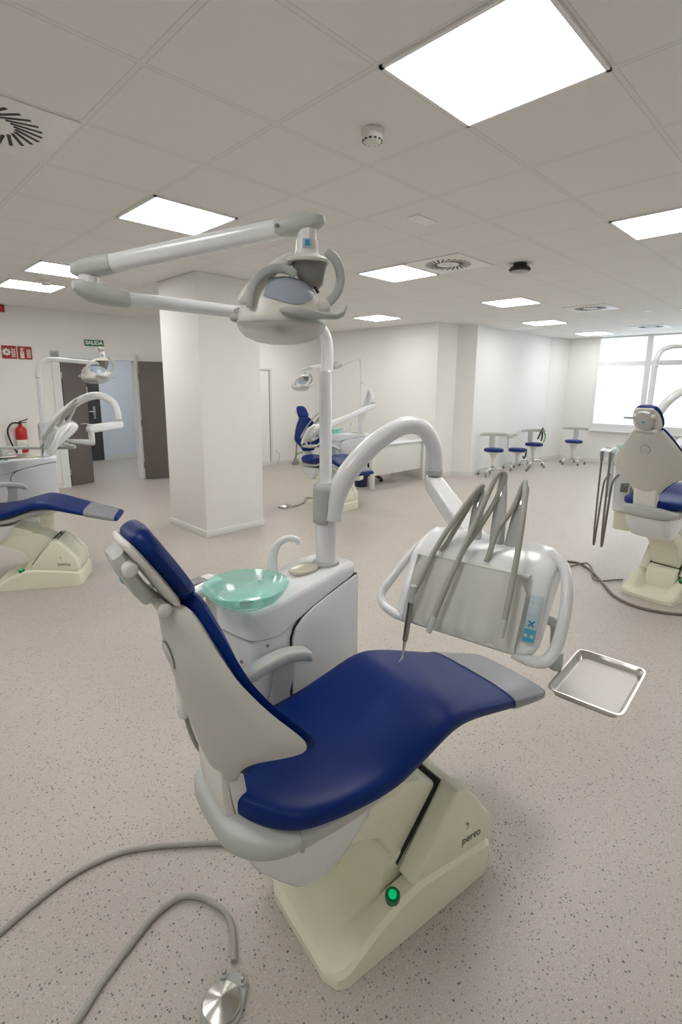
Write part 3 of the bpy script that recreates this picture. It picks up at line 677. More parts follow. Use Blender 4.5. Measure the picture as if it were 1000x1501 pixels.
# ------------------------------------------------------------------ operating lamp
def lamp(base, top_pts, joint, hub, head_yaw, label, rad=.0195):
    """base: top of the unit post; top_pts: bend; joint: elbow; hub: above the lamp head."""
    root = empty('dental_lamp', base, 0, label, 'dental lamp', 'arm mounted dental lamps')
    Bv = Vector(base)
    def L(p): return Vector(p)-Bv
    J, Hb = L(joint), L(hub)
    pts = [L(base)]+[L(p) for p in top_pts]
    MB().cyl(L(base)-Vector((0, 0, .004)), L(base)+Vector((0, 0, .004)), .0242, 28, .001).build('swivel_ring', 'darksteel', root)
    d = (J-pts[-1]); d.normalize()
    MB().tube(pts+[J-d*.06], [.0235, .0235, .0225, .021, rad+.001, rad, rad], 24, 8).build('lower_arm', 'white', root)
    # lower elbow: sloped grey-ended casting
    z = Vector((0, 0, 1)); side = d.cross(z).normalized()
    k = MB().loft([[J+d*x+side*a+z*(b+zo) for a, b in sring(w_, h_, 20, 3)] for x, w_, h_, zo in ((-.10, rad+.003, rad+.003, 0), (-.05, .026, .026, .002), (-.0, .031, .027, .008), (.028, .026, .019, .016), (.04, .014, .01, .02))])
    el = k.build('elbow', 'frame', root)
    MB().cyl(J+z*.02, J+z*.048, .026, 24).build('elbow_ring', 'white', el)
    U0 = J+z*.066; U1 = Hb+z*.060; e = (U1-U0).normalized(); sd = e.cross(z).normalized(); up = sd.cross(e)
    MB().loft([[U0+e*x+sd*a+up*b for a, b in sring(w_, h_, 20, 3)] for x, w_, h_ in ((-.045, .012, .008), (-.03, .026, .018), (0, .031, .023), (.05, .028, .024), (.075, .024, .023))]).build('upper_elbow', 'frame', root)
    Ln = (U1-U0).length
    ua = MB().loft([[U0+e*x+sd*a+up*b for a, b in sring(w_, h_, 24, 2.6)] for x, w_, h_ in ((.06, rad+.002, rad+.003), (.10, rad+.002, rad+.004), (Ln-.10, rad+.002, rad+.004), (Ln-.06, rad+.001, rad+.003))]).build('upper_arm', 'white', root)
    MB().loft([[U0+e*x+sd*a+up*(b+rad+.004) for a, b in sring(w_, .004, 12, 3)] for x, w_ in ((Ln*.64, .003), (Ln*.68, .008), (Ln*.82, .008), (Ln*.86, .003))]).build('arm_slot_cover', 'grey', ua)
    kn = MB().loft([[U1+e*x+sd*a+up*b for a, b in sring(w_, h_, 20, 3)] for x, w_, h_ in ((-.085, .020, .019), (-.06, .025, .023), (0, .029, .023), (.03, .024, .018), (.045, .012, .009))]).build('upper_knuckle', 'frame', root)
    kc = MB()
    for s in (-1, 1): kc.cyl(U1-e*.07+sd*s*.024, U1-e*.07+sd*s*.027, .005, 12)
    kc.build('knuckle_screw', 'ink', kn)
    MB().cyl(Hb+z*.048, Hb+z*.01, .024, 24).build('hub_ring', 'white', root)
    # lamp head, local frame X along the handles
    hx = Vector((math.cos(R(head_yaw)), math.sin(R(head_yaw)), 0)); hy = Vector((-hx.y, hx.x, 0))
    def P(x, y, zz): return Hb+hx*x+hy*y+z*zz
    hubm = MB().loft([[P(a*f, b*f, zz) for a, b in sring(1, 1, 24, 2.4)] for f, zz in ((.027, .018), (.028, -.004), (.032, -.016), (.050, -.024), (.056, -.030), (.054, -.036))]).build('hub', 'offwhite', root)
    bm_ = frame_mx(P(0, 0, 0), hx, hy)
    MB().box((-.010, -.0305, -.004), (.012, -.0255, .018), .001).build('hub_badge', 'keypad', hubm, mx=bm_)
    MB().box((-.004, -.0318, .001), (.008, -.030, .014)).build('badge_print', 'teal', hubm, mx=bm_)
    MB().loft([[P(.006+a*f+o_, b*f*.9, zz) for a, b in sring(1, 1, 24, 3)] for f, zz, o_ in ((.046, -.034, 0), (.043, -.042, 0), (.036, -.062, .002), (.028, -.082, .006), (.018, -.092, .008))]).build('switch_housing', 'darkgrey', root)
    MB().cyl(P(.018, -.012, -.088), P(.028, -.014, -.106), .004, 12).build('switch', 'black', root)
    def band(path, name, m, w_=.011, t_=.009, ends=(.6, .85)):
        Q = crom([P(*p) for p in path], 6); k = len(Q); rings = []
        for i, p in enumerate(Q):
            tg = (Q[min(i+1, k-1)]-Q[max(i-1, 0)]).normalized(); out = tg.cross(hy).normalized(); nn = out.cross(tg)
            f = 1 if 1 < i < k-2 else (.75 if i in (0, k-1) else .95)
            rings.append([p+out*a*f+nn*b*f for a, b in sring(w_, t_, 14, 3.6)])
        return MB().loft(rings).build(name, m, root)
    band([(-.035, -.005, -.022), (-.072, -.02, -.045), (-.108, -.035, -.078), (-.140, -.045, -.112), (-.158, -.048, -.140)], 'yoke_arm', 'offwhite', .0145, .016)
    band([(.048, .0, -.004), (.072, .0, -.026), (.084, .0, -.062), (.078, -.004, -.098), (.058, -.008, -.124), (.040, -.01, -.134)], 'yoke_arm', 'grey', .0115)
    # reflector housing (upper dome) and clear shield below, centred beside the hub
    zc, xc = -.178, -.066
    KK = [(.112, -.004), (.110, .012), (.101, .044), (.086, .072), (.065, .093), (.040, .105), (.010, .108)]
    def dome(zl): return [[P(xc+a*f, b*f*.82, zc+zz) for a, b in sring(1, 1, 48, 2.3)] for f, zz in zl]
    MB().loft(dome([(.106, -.010)]+KK)).build('reflector_housing', 'offwhite', root, 60)
    def surf(ang, f_r, push):
        rr_ = max(.012, min(.1119, f_r)); zq = .107
        for (ra, za), (rb, zb_) in zip(KK[:-1], KK[1:]):
            if rb <= rr_ <= ra: zq = za+(zb_-za)*(ra-rr_)/(ra-rb)
        c, s_ = math.cos(ang), math.sin(ang); e = 2/2.3
        return P(xc+math.copysign(abs(c)**e, c)*(rr_+push), math.copysign(abs(s_)**e, s_)*(rr_+push)*.82, zc+zq+push*.7)
    wn = []
    for i in range(11):
        f = i/10; row = []
        for j in range(17):
            t_ = j/16; lo = .1095-.012*t_-.012*(1-math.sin(PI*t_)); hi = .034+.03*(1-math.sin(PI*t_))
            row.append(surf(R(-108+94*t_), lo+(hi-lo)*f, .0022))
        wn.append(row)
    MB().grid(wn).build('rear_window', 'lens', root, 60)
    band([(-.134, -.083, -.152), (-.134, -.080, -.125), (-.126, -.074, -.098), (-.108, -.066, -.075), (-.082, -.055, -.060), (-.052, -.045, -.058), (-.026, -.045, -.070)], 'window_rim', 'grey', .0105, .008)
    sh = MB().loft(dome(((.1115, -.004), (.112, -.010), (.107, -.020), (.092, -.036), (.066, -.047), (.036, -.052), (.006, -.053)))).build('shield', 'clear', root, 60); sh['label'] = 'clear domed lamp shield'
    MB().loft(dome(((.1125, -.006), (.1138, -.003), (.1128, .000), (.110, -.002)))).build('shield_rim', 'frame', root, 60)
    MB().ball(P(xc, 0, zc-.012), .015, 1.6, 1, 1).build('bulb', 'frame', root)
    # handles and pivots
    MB().loft([[P(x, a+yo, zc+b+zo) for a, b in sring(w_, h_, 16, 3)] for x, w_, h_, yo, zo in ((-.062, .004, .003, -.098, .018), (-.045, .012, .009, -.102, .016), (-.005, .014, .011, -.098, .012), (.040, .013, .008, -.084, .008), (.075, .011, .006, -.07, .008), (.092, .010, .006, -.064, .016), (.098, .008, .006, -.062, .030), (.099, .004, .004, -.062, .036))]).build('handle', 'grey', root)
    MB().cyl(P(.018, -.03, zc+.028), P(.050, -.012, zc+.040), .019, 18).build('yoke_pivot', 'offwhite', root)
    MB().ball(P(-.178, -.01, zc+.010), .015, 1.3, 1, .8).cyl(P(-.165, -.01, zc+.010), P(-.178, -.01, zc+.032), .009, 12).build('handle', 'grey', root)
    return root

# ------------------------------------------------------------------ delivery unit
def delivery(pos, yaw, swing, spring_end, label, tray=None, arm_r=(.042, .04, .037, .034, .031, .030)):
    root = empty('instrument_unit', pos, R(yaw), label, 'instrument unit', 'instrument delivery units')
    inv = (Matrix.Translation(pos) @ Matrix.Rotation(R(yaw), 4, 'Z')).inverted()
    S = [inv @ Vector(p) for p in swing]
    MB().tube(S, list(arm_r), 24, 10).build('swing_arm', 'white', root)
    e = S[-1]; MB().cyl(e+Vector((0, 0, -.012)), e+Vector((0, 0, .012)), arm_r[-1]+.002, 28).build('swing_collar', 'frame', root)
    SE = inv @ Vector(spring_end)
    a = e+Vector((0, 0, -.045)); d = (SE-a).normalized(); z = Vector((0, 0, 1)); sd = d.cross(z).normalized(); up = sd.cross(d); Ln = (SE-a).length
    MB().loft([[a+d*x+sd*p+up*q for p, q in sring(w_, h_, 24, 4)] for x, w_, h_ in ((-.04, .012, .012), (-.032, .026, .028), (0, .032, .034), (.05, .034, .036), (Ln-.05, .034, .036), (Ln, .032, .034), (Ln+.03, .022, .024), (Ln+.035, .01, .01))]).build('spring_arm', 'white', root)
    J = SE
    MB().cyl(J+z*.04, J-z*.12, .026, 20).build('arm_joint', 'offwhite', root)
    b0 = J-z*.12; b1 = Vector((.02, .09, -.02))
    dd_ = (b1-b0).normalized(); s2 = dd_.cross(z).normalized(); u2 = s2.cross(dd_)
    MB().loft([[b0.lerp(b1, t)+s2*p+u2*q for p, q in sring(w_, h_, 20, 3)] for t, w_, h_ in ((-.08, .012, .012), (-.04, .028, .026), (.15, .03, .027), (.6, .024, .02), (1, .02, .016))]).build('lower_support_arm', 'frame', root)
    # body slab
    prof = [(-.056, -.088), (.034, .080), (.058, .102), (.10, .124), (.148, .139), (.175, .133), (.190, .112), (.186, .088), (.15, .045), (.06, -.03), (.0, -.085), (-.03, -.104)]
    cx, cy_ = .06, .02
    rings = []
    for x, f in ((-.188, .72), (-.180, .86), (-.160, .97), (-.13, 1), (.15, 1), (.178, .97), (.196, .87), (.205, .74)):
        rings.append([(x, cx+(y-cx)*f, cy_+(zz-cy_)*f) for y, zz in prof])
    body = MB().loft(rings).build('body', 'white', root, 34)
    bev = body.modifiers.new('soften', 'BEVEL'); bev.width = .006; bev.segments = 2; bev.limit_method = 'ANGLE'; bev.angle_limit = R(30)
    MB().tube([(-.165, .13, .115), (-.205, .075, .06), (-.240, .015, -.015), (-.252, -.008, -.048), (-.235, -.028, -.072), (-.19, -.036, -.086), (-.15, -.035, -.09)], .0125, 14).build('handle', 'white', root)
    MB().tube([(.175, .13, .125), (.215, .11, .105), (.238, .07, .065), (.245, .03, .0), (.24, .0, -.065), (.222, -.022, -.098), (.19, -.035, -.10), (.15, -.04, -.09)], .0145, 14).build('handle', 'white', root)
    # silicone mat on the sloping front
    t = Vector((0, .47, .88)); n = Vector((0, -.88, .47)); o = Vector((0, -.014, -.008))
    NX, NZ = 64, 14
    def wave(x, f):
        g = 0
        for gx in (-.135, -.10, -.04, .0, .045, .10): g += math.exp(-((x-gx)/.013)**2)
        return -.012*g*max(0, .72-f)
    rows = []
    for j in range(NZ+1):
        f = j/NZ; row = []
        for i in range(NX+1):
            x = -.152+.312*i/NX; q = o+t*(-.088+.186*f)+n*(.016+wave(x, f)+(-.008 if f < .02 else 0)); row.append((x, q.y, q.z))
        rows.append(row)
    m = MB().grid(rows); rim = rows[0][::-1]+[r[0] for r in rows[1:]]+rows[-1][1:]+[r[-1] for r in reversed(rows[1:-1])]
    m.loft([rim, [(x, y-n.y*.02, zz-n.z*.02) for x, y, zz in rim]], cap=True)
    m.build('instrument_mat', 'mat', root, 45)
    q = o+t*.098
    MB().box((-.12, q.y-.010, q.z-.004), (.158, q.y+.012, q.z+.012), .003).build('mat_lip', 'mat', root)
    # keypad
    kx = frame_mx((.184, o.y+n.y*.012+.004, o.z+n.z*.012+.008), (1, 0, 0), t)
    kp = MB().box((-.0125, -.062, 0), (.0175, .052, .006), .002).build('keypad', 'keypad', root, mx=kx)
    for r_ in range(4):
        for c_ in range(2):
            yq = (.036, .021, .006, -.046)[r_]
            MB().cyl((-.005+.014*c_, yq, .006), (-.005+.014*c_, yq, .0068), .0046, 14, .0002).build('button', 'btn', kp, mx=kx)
    kb = MB(); kb.box((-.0115, -.060, .006), (.0165, -.030, .0063)); kb.build('keypad_print', 'teal', kp, mx=kx)
    kb = MB()
    for a_ in (0, 90): kb.box((-.010, -.002, .006), (.010, .002, .0067), mx=Matrix.Translation((.0025, -.017, 0)) @ Matrix.Rotation(R(45+a_), 4, 'Z'))
    kb.build('key_cross', 'keyblue', kp, mx=kx)
    # whip arms, hoses and instruments
    W = [  # blade base, tip; hose out of the body, over the tip and down to the instrument
        ((-.030, .12, .125), (-.050, .205, .262), [(-.100, .055, .095), (-.088, .068, .118), (-.073, .12, .176), (-.056, .185, .245), (-.044, .20, .266), (-.049, .180, .262), (-.073, .115, .200), (-.097, .04, .125), (-.112, -.020, .052), (-.124, -.062, -.012)], 'scaler'),
        ((.036, .12, .125), (.012, .21, .305), [(-.040, .055, .095), (-.033, .064, .115), (-.004, .10, .178), (.010, .17, .242), (.018, .205, .305), (.0, .190, .304), (-.010, .115, .222), (-.018, .04, .142), (-.030, -.022, .06), (-.044, -.060, -.012), (-.050, -.078, -.050)], 'short'),
        ((.078, .12, .125), (.078, .205, .285), [(.036, .05, .095), (.039, .062, .115), (.042, .10, .168), (.062, .16, .226), (.072, .20, .282), (.080, .192, .288), (.108, .10, .222), (.122, .03, .140), (.130, -.032, .052), (.131, -.068, -.010)], 'short')]
    for (b0, b1, hp, kind) in W:
        b0, b1 = Vector(b0), Vector(b1); dn_ = (b1-b0).normalized(); sx = Vector((1, 0, 0)); nn = dn_.cross(sx)
        blade = MB().loft([[b0.lerp(b1, tt)+sx*p+nn*q_ for p, q_ in sring(w_, h_, 16, 4)] for tt, w_, h_ in ((-.15, .020, .008), (.2, .020, .007), (.55, .018, .006), (.62, .017, .006), (.95, .012, .005), (1.0, .006, .003))]).build('whip_arm', 'grey', root)
        c = b0.lerp(b1, .72)-nn*.006; MB().box((-.004, -.0016, -.024), (.004, .0016, .024), .001, mx=frame_mx(c, sx, dn_) @ Matrix.Rotation(R(90), 4, 'X')).build('whip_slot', 'chrome', blade)
        hose = MB().tube(hp, .0074, 12, 8).build('instrument_hose', 'hose', root)
        p0 = Vector(hp[-1])
        if kind == 'scaler':
            p1 = Vector((-.137, -.086, -.213)); dr = (p1-p0).normalized()
            MB().cyl(p0-dr*.035, p0+dr*.012, .0098, 14).build('hose_end', 'frame', hose)
            hp_ = MB().tube([p0, p0+dr*.05, p0+dr*.115, p0+dr*.125], [.0085, .0085, .0078, .0055], 14, 3).build('scaler_handpiece', 'darksteel', root)
            MB().tube([p0+dr*.122, p0+dr*.15, p0+dr*.165], [.0052, .0035, .0022], 10, 3).build('handpiece_nose', 'steel', hp_)
            q0 = p0+dr*.162; MB().tube([q0, q0+dr*.012, q0+dr*.024+Vector((-.006, -.004, 0))], [.0024, .0016, .0008], 8, 3).build('scaler_tip', 'signwhite', hp_)
        else:
            dr = (p0-Vector(hp[-2])).normalized()
            MB().tube([p0-dr*.01, p0+dr*.018, p0+dr*.034], [.0085, .0085, .0075], 14, 3).build('hose_coupling', 'frame', hose)
    if tray:
        tp = inv @ Vector(tray)
        j = inv @ (Vector(tray)+Vector((-.012, .108, .032)))
        MB().tube([(.175, .06, -.03), (.205, .12, -.06), (j.x-.004, j.y-.01, j.z+.05), (j.x, j.y, j.z+.02)], .013, 14, 6).build('tray_arm', 'frame', root)
        MB().cyl(j+z*.03, j-z*.022, .018, 18).build('tray_joint', 'frame', root)
        MB().tube([j-z*.012, j*.6+tp*.4-z*.03, tp-z*.010], .008, 10, 4).build('tray_holder', 'frame', root)
    return root
def tray(pos, yaw, label, lx=.265, ly=.172):
    root = empty('instrument_tray', pos, R(yaw), label, 'tray', 'steel instrument trays')
    m = MB(); R1 = [(a*lx/2, b*ly/2) for a, b in sring(1, 1, 40, 12)]
    def s(f, zz, g=0): return [(x*(1-f/lx*2), y*(1-f/ly*2), zz) for x, y in R1]
    m.loft([s(.014, 0), s(.010, .002), s(.0, .021), s(-.003, .021), s(-.003, .0225), s(.0015, .0225), s(.0125, .0045), s(.016, .003)]).build('pan', 'steel', root, 40)
    MB().loft([s(.013, .0030), s(.013, .0042)]).build('pan_floor', 'liner', root)
    return root

# ------------------------------------------------------------------ foot pedal
def pedal(c, yaw, hose, label, toggles=True, r=.052):
    root = empty('foot_pedal', (*c, 0), R(yaw), label, 'foot pedal', 'steel foot pedals')
    inv = (Matrix.Translation((*c, 0)) @ Matrix.Rotation(R(yaw), 4, 'Z')).inverted()
    pl = [(a, b*1.0) for a, b in sring(r*1.12, r*1.12, 36, 2)]
    pl = [(a, b+(.025 if b > .02 else 0)*min(1, (b-.02)/.02)) if b > .02 else (a, b) for a, b in pl]
    MB().loft([[(x, y, .002) for x, y in pl], [(x, y, .012) for x, y in pl], [(x*.96, y*.96, .016) for x, y in pl]]).build('base_plate', 'grey', root)
    MB().lathe([(0, .016), (.03, .016), (r-.002, .022), (r, .0245), (r-.002, .027), (r*.5, .036), (.004, .043), (0, .0435)], seg=48).build('pedal_disc', 'steel', root, 25)
    if toggles:
        for s in (-1, 1):
            tg = MB().cyl((s*.03, r*1.12+.004, .016), (s*.03, r*1.12+.004, .024), .011).build('toggle_base', 'grey', root)
            MB().cyl((s*.03, r*1.12+.004, .024), (s*.03, r*1.12+.008, .040), .0055, 14).build('toggle_switch', 'chrome', tg)
    P = [inv @ Vector(p) for p in hose]
    MB().tube(P, .0092, 12, 10).build('hose', 'hose', root)
    return root

# ------------------------------------------------------------------ the four stations
Z0 = .0105
# main station
chair((-.75, .19), -9, 'blue dental chair in the foreground with beige backrest seen from behind')
unit((-.28, .567), 7, 'white spittoon unit right beside the foreground chair with clear teal bowl', lean=(.055, .05))
lamp((-.205, .645, 1.72), [(-.195, .652, 1.80), (-.205, .655, 1.855), (-.24, .66, 1.890), (-.30, .665, 1.902)], (-1.015, .715, 1.905), (-.655, .235, 2.004), -43, 'large white lamp with jointed arm hanging over the foreground dental chair')
delivery((-.422, -.127, 1.118), -81.3, [(-.262, .560, 1.17), (-.245, .555, 1.25), (-.20, .525, 1.355), (-.12, .475, 1.455), (-.03, .415, 1.52), (.035, .37, 1.515), (.065, .335, 1.45), (.068, .325, 1.345)], (-.245, -.075, 1.19),
         'white instrument unit with grey hoses hanging over the foreground chair', tray=(-.214, -.416, .897))
tray((-.214, -.416, .897), 3.5, 'steel tray on an arm beside the foot end of the foreground chair')
pedal((-1.012, .192), -62, [(-.93, .262, .012), (-.905, .30, Z0), (-.876, .36, Z0), (-.872, .42, Z0), (-.90, .501, Z0), (-.94, .545, Z0), (-.981, .556, Z0), (-1.045, .55, Z0), (-1.104, .528, Z0), (-1.221, .479, Z0), (-1.308, .431, Z0), (-1.42, .40, Z0), (-1.56, .50, Z0), (-1.58, .68, Z0), (-1.49, .79, Z0), (-1.396, .835, Z0), (-1.276, .868, Z0), (-1.18, .882, Z0), (-1.102, .876, Z0), (-1.02, .852, Z0), (-.938, .80, Z0), (-.84, .72, Z0), (-.726, .612, Z0), (-.66, .50, Z0), (-.64, .405, Z0)],
      'round steel foot pedal with grey hose on the floor in front of the foreground chair')
# left station
chair((-.74, 4.14), -31, 'dental chair at the left edge with clear plastic over its foot end')
unit((-.20, 4.50), -15, 'white spittoon unit under the fire extinguisher, behind the left hand chair', lean=(.015, -.0))
lamp((-.19, 4.50, 1.72), [(-.185, 4.50, 1.78), (-.16, 4.49, 1.84), (-.11, 4.48, 1.875), (-.04, 4.46, 1.885)], (.33, 4.36, 1.86), (.15, 3.86, 1.90), -20, 'small white lamp seen in front of the double door')
delivery((-.30, 3.86, 1.225), -103, [(-.2, 4.50, 1.15), (-.185, 4.49, 1.22), (-.07, 4.41, 1.37), (.07, 4.31, 1.51), (.20, 4.19, 1.565), (.29, 4.09, 1.51), (.315, 4.05, 1.42), (.315, 4.04, 1.345)], (.02, 3.90, 1.285),
         'tilted white instrument unit over the left hand chair in front of the double door', tray=(-.54, 4.34, 1.03))
tray((-.54, 4.34, 1.03), 10, 'steel tray at the left edge in front of the fire extinguisher')
# right station
chair((2.885, .195), -8, 'dental chair at the right edge seen from behind, in front of the windows', lift=.18)
unit((3.62, .52), 2, 'white spittoon unit at the right edge with hoses hanging from its arm', lean=(.03, .0), reach=.07, lift=.14)
lamp((3.655, .52, 1.86), [(3.66, .515, 1.93), (3.69, .50, 1.995), (3.75, .46, 2.03), (3.84, .40, 2.045)], (4.4, -.02, 2.06), (4.3, -.7, 1.98), -45, 'lamp over the right hand chair, only its bent white tube in the frame')
delivery((3.30, .02, 1.14), -80, [(3.62, .52, 1.2), (3.60, .50, 1.28), (3.58, .45, 1.42), (3.60, .37, 1.57), (3.70, .28, 1.66), (3.84, .14, 1.69), (3.92, .05, 1.60), (3.93, .03, 1.48)], (3.52, .0, 1.26),
         'instrument unit hidden behind the right hand chair, its hose tips showing', tray=(3.5, -.27, .93))
# far station
chair((3.31, 4.62), -92, 'farthest dental chair facing the camera in front of the long white wall')
unit((3.86, 4.27), -68, 'white spittoon unit of the farthest chair near the desk')
lamp((3.86, 4.27, 1.72), [(3.86, 4.275, 1.85), (3.86, 4.285, 1.98), (3.85, 4.30, 2.05), (3.80, 4.32, 2.06)], (3.46, 4.40, 1.92), (3.0, 4.50, 1.83), -45, 'lamp of the farthest chair, left of the near white post', rad=.02)
delivery((2.62, 3.95, 1.09), -157, [(3.86, 4.27, 1.18), (3.87, 4.24, 1.27), (3.86, 4.18, 1.42), (3.83, 4.10, 1.56), (3.78, 4.02, 1.62), (3.74, 3.96, 1.58), (3.72, 3.93, 1.50), (3.72, 3.93, 1.45)], (2.80, 3.90, 1.17),
         'white instrument unit in front of the farthest dental chair', tray=(2.85, 4.2, .9))
tray((2.85, 4.2, .88), 0, 'steel tray under the instrument unit of the farthest chair')
pedal((2.73, 4.66), -80, [(2.80, 4.62, .012), (2.88, 4.60, Z0), (3.0, 4.63, Z0), (3.13, 4.70, Z0), (3.24, 4.82, Z0), (3.36, 4.90, Z0), (3.46, 4.70, Z0)], 'steel foot pedal on the floor beside the farthest chair', r=.08)
# floor hoses by the right-hand chair
o = MB().tube([(3.05, .92, Z0), (3.18, .98, Z0), (3.313, 1.0, Z0), (3.36, .88, Z0), (3.25, .745, Z0), (3.119, .641, Z0), (2.98, .54, Z0), (2.898, .483, Z0), (2.77, .39, Z0), (2.70, .29, Z0), (2.665, .18, Z0), (2.68, .06, Z0), (2.74, -.06, Z0), (2.9, -.25, Z0), (3.2, -.42, Z0)], .011, 12, 10).build('floor_hose', 'brownhose')
tag(o, 'brown hose curving round the base of the right hand chair', 'hose')
o = MB().tube([(3.10, 1.0, .0125), (3.139, .936, .0125), (3.24, .90, .0125), (3.345, .815, .034), (3.26, .73, .0125), (3.08, .665, .0125), (3.01, .61, .0125), (3.05, .55, .0125), (3.137, .5, .0125), (3.2, .45, .0125)], .0075, 10, 10).build('floor_cable', 'brownhose')
tag(o, 'thin brown cable looping on the floor behind the right hand chair', 'cable')

# ------------------------------------------------------------------ stools
def stool(x, y, yaw, label, dz=0):
    root = empty('operator_stool', (x, y, 0), R(yaw), label, 'stool', 'blue operator stools')
    z = .50+dz
    MB().lathe([(0, z-.03), (.15, z-.03), (.178, z-.02), (.186, z), (.18, z+.022), (.15, z+.035), (0, z+.04)], seg=36).build('seat', 'blue', root, 60)
    MB().lathe([(.0, z-.06), (.06, z-.06), (.15, z-.045), (.175, z-.025), (.17, z-.02), (0, z-.02)], seg=32).build('seat_pan', 'offwhite', root)
    MB().lathe([(.034, .20), (.036, .24), (.045, .33), (.07, z-.07), (.09, z-.05), (0, z-.05)], seg=24).build('column_cover', 'offwhite', root)
    MB().cyl((0, 0, .10), (0, 0, .25), .026).build('gas_column', 'steel', root)
    for k in range(5):
        a = 2*PI*k/5+.3; c, s = math.cos(a), math.sin(a)
        lg = MB().tube([(c*.02, s*.02, .125), (c*.12, s*.12, .145), (c*.22, s*.22, .12), (c*.265, s*.265, .075)], [.016, .015, .012, .011], 10).build('leg', 'chrome', root)
        MB().cyl((c*.265-s*.012, s*.265+c*.012, .027), (c*.265+s*.012, s*.265-c*.012, .027), .026, 16).cyl((c*.262, s*.262, .03), (c*.262, s*.262, .08), .008, 10).build('caster', 'darkgrey', lg)
    # back stem and curved rest (behind = +y local)
    MB().loft([[(a, .15+b+yo, zz) for a, b in sring(w_, .012, 16, 4)] for zz, w_, yo in ((z-.05, .045, -.05), (z-.045, .055, .02), (z+.05, .055, .05), (z+.2, .055, .06), (z+.27, .05, .06))]).build('back_stem', 'frame', root)
    P = [(.27*math.sin(R(-75+150*k/16)), .01+.22*math.cos(R(-75+150*k/16)), z+.285) for k in range(17)]
    MB().loft([[Vector(p)+Vector((p[0], p[1]-.03, 0)).normalized()*a+Vector((0, 0, b)) for a, b in sring(.014*f, .034*f, 14, 3)] for p, f in zip(P, [.5, .85]+[1]*13+[.85, .5])]).build('back_rest', 'shell', root)
    return root
stool(7.28, 3.99, -50, 'blue stool with grey back in front of the white wall edge, leftmost of the four', .0)
stool(8.33, 4.02, 20, 'low blue stool second from the left, its back turned sideways', -.085)
stool(9.02, 4.0, -40, 'blue stool third from the left with a dark cord over it', -.02)
stool(10.02, 3.55, -78, 'blue stool standing alone beside the window pier', .01)
o = MB().tube([(9.02, 3.93, .60), (9.10, 3.90, .76), (9.22, 3.92, .82), (9.32, 3.97, .76), (9.30, 3.96, .62), (9.20, 3.93, .56)], .017, 10).build('black_cord', 'black'); tag(o, 'black cord looped above the seat of the third stool', 'cord')
o = MB().tube([(9.16, 3.86, .535), (9.27, 3.88, .60), (9.30, 3.90, .69), (9.22, 3.90, .75)], .014, 10).build('green_cord', 'greentube'); tag(o, 'short green cord standing up on the third stool', 'cord')
o = MB().tube([(8.47, 3.93, .43), (8.56, 3.95, .37), (8.55, 3.95, .28), (8.47, 3.94, .24), (8.40, 3.93, .28)], .016, 10).build('hanging_cord', 'black'); tag(o, 'black cord hanging down from the seat of the low second stool', 'cord')

# ------------------------------------------------------------------ desk corner
root = empty('desk', (5.25, 5.03, 0), 0, 'white office desk with a front panel standing before the far wall', 'desk')
MB().box((-.72, -.40, .71), (.72, .40, .735), .003).build('desktop', 'white', root)
for x in (-.69, .69):
    for y in (-.37, .37): MB().box((x-.03, y-.03, .0), (x+.03, y+.03, .71), .003).build('leg', 'base', root)
MB().box((-.65, -.36, .22), (.65, -.34, .70), .002).build('modesty_panel', 'offwhite', root)
MB().box((-.66, -.35, .66), (.66, -.32, .71), .002).box((-.66, .32, .66), (.66, .35, .71), .002).build('frame_rail', 'base', root)
root = empty('waste_bin', (4.66, 5.0, 0), 0, 'dark navy waste bin beside the left leg of the desk', 'bin')
MB().lathe([(0, .002), (.105, .002), (.125, .30), (.13, .31), (.125, .315), (.12, .30), (.10, .012), (0, .012)], seg=32).build('bucket', 'binblue', root)
MB().lathe([(.124, .30), (.133, .303), (.133, .315), (.124, .318)], seg=32, cap=False).build('rim', 'binblue', root)
root = empty('office_chair', (5.15, 5.30, 0), R(200), 'black swivel office chair under the white desk', 'office chair')
MB().loft([[(a*f, b*f, zz) for a, b in sring(.24, .23, 28, 3.5)] for f, zz in ((.85, .42), (1, .44), (1, .47), (.9, .495))]).build('seat', 'black', root)
MB().loft([[(a, .23+b+.02*k, .60+.05*k) for a, b in sring(.05+.13*math.sin(PI*min(1, (k+1)/5)), .018, 20, 4)] for k in range(5)]).build('backrest', 'black', root)
MB().tube([(0, .05, .42), (0, .2, .44), (0, .27, .52), (0, .27, .68)], .02, 10).build('back_bar', 'black', root)
MB().cyl((0, 0, .09), (0, 0, .43), .028).build('gas_column', 'black', root)
for k in range(5):
    a = 2*PI*k/5+.2; c, s = math.cos(a), math.sin(a)
    lg = MB().tube([(0, 0, .10), (c*.15, s*.15, .095), (c*.29, s*.29, .07)], [.026, .02, .016], 10).build('leg', 'black', root)
    MB().cyl((c*.28-s*.022, s*.28+c*.022, .029), (c*.28+s*.022, s*.28-c*.022, .029), .028, 14).build('caster', 'black', lg)
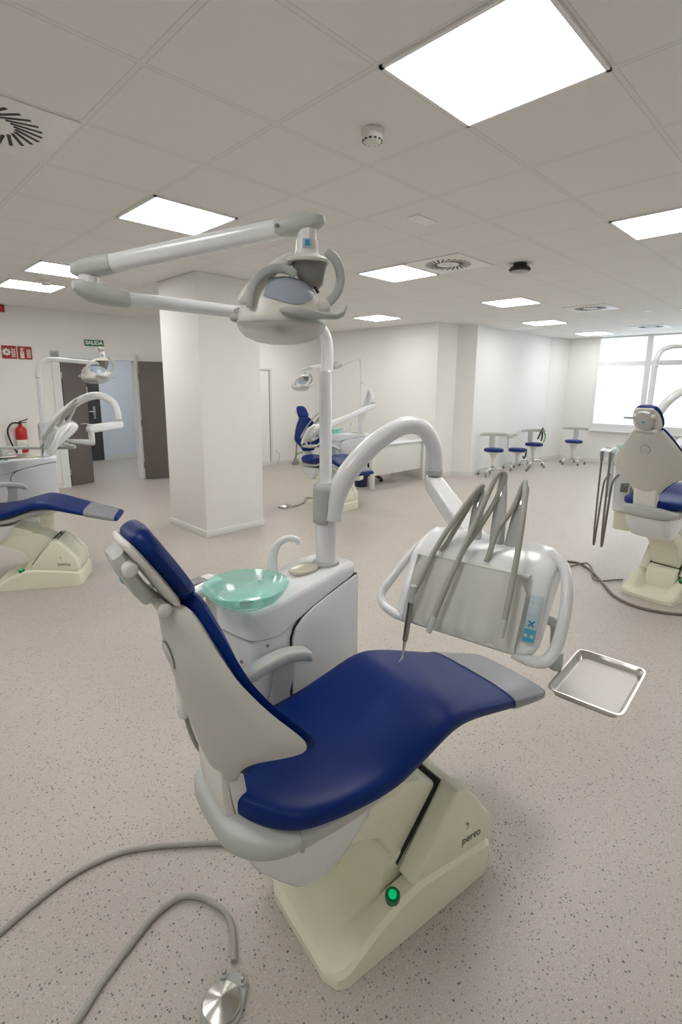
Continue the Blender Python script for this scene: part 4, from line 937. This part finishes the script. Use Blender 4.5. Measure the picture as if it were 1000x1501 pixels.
# slim stand with green tubing by the wall
root = empty('tubing_stand', (5.38, 7.62, 0), 0, 'slim dark stand with coils of green tubing by the far wall', 'stand')
MB().lathe([(0, .002), (.06, .002), (.07, .02), (.055, .05), (.03, .14), (0, .15)], seg=20).build('foot', 'darkgrey', root)
MB().cyl((0, 0, .05), (.07, 0, .80), .016).build('pole', 'darkgrey', root)
for cx, cz, rx, rz in ((.22, .58, .11, .17), (.16, .14, .15, .115)):
    MB().tube([(cx+rx*math.cos(2*PI*k/16), -.03+.004*k, cz+rz*math.sin(2*PI*k/16)) for k in range(17)]+[(cx+rx*.9*math.cos(2*PI*k/16), .04, cz+rz*.9*math.sin(2*PI*k/16)) for k in range(17)], .012, 8, 4).build('tubing', 'greentube', root)
o = MB().tube([(5.05, wl(5.05)-.03, .30), (5.12, wl(5.1)-.04, .26), (5.15, wl(5.1)-.05, .16), (5.10, wl(5.1)-.04, .03)], .008, 8).build('wall_cable', 'shell'); tag(o, 'short pale cable curling down the wall beside the flush door', 'cable')

# ------------------------------------------------------------------ light, world, camera
w = bpy.data.worlds.new('overcast_daylight'); scene.world = w; w.use_nodes = True
n = w.node_tree; bg = n.nodes['Background']; bg.inputs[0].default_value = (.86, .93, 1, 1); bg.inputs[1].default_value = 1.9
for x_ in (.9, 2.9):  # unseen panels added to brighten the corridor
    e = empty('corridor_fill_light', (x_, 9.7, 2.6), 0, 'added unseen ceiling light of the corridor behind the double door, %s' % ('nearer the camera side' if x_ < 2 else 'over the door'), 'ceiling light', 'added corridor lights')
    MB().box((-.6, -.15, -.03), (.6, .15, 0), .004).build('housing', 'ventmetal', e); MB().box((-.57, -.13, -.034), (.57, .13, -.03)).build('diffuser', 'panel', e)
cd = bpy.data.cameras.new('camera'); cam = bpy.data.objects.new('camera', cd); COL.objects.link(cam)
yaw, pit, rol = .783348559, .19623387, .00915604
f = 742.10587; cx, cy = 505.915, 713.970
F = Vector((math.cos(pit)*math.cos(yaw), math.cos(pit)*math.sin(yaw), -math.sin(pit)))
r0 = Vector((math.sin(yaw), -math.cos(yaw), 0)); u0 = r0.cross(F)
r = r0*math.cos(rol)+u0*math.sin(rol); u = u0*math.cos(rol)-r0*math.sin(rol)
cam.matrix_world = Matrix(((r.x, u.x, -F.x, -1.54636622), (r.y, u.y, -F.y, -.79461862), (r.z, u.z, -F.z, H-1.13226486), (0, 0, 0, 1)))
cd.sensor_fit = 'HORIZONTAL'; cd.sensor_width = 36; cd.lens = f/1000*36
cd.shift_x = (500-cx)/1000; cd.shift_y = (cy-750.5)/1000
cd.clip_start = .05; cd.clip_end = 100
scene.camera = cam
vs = scene.view_settings; vs.view_transform = 'Standard'; vs.look = 'None'; vs.gamma = 1; vs.exposure = 1.54; vs.use_curve_mapping = False
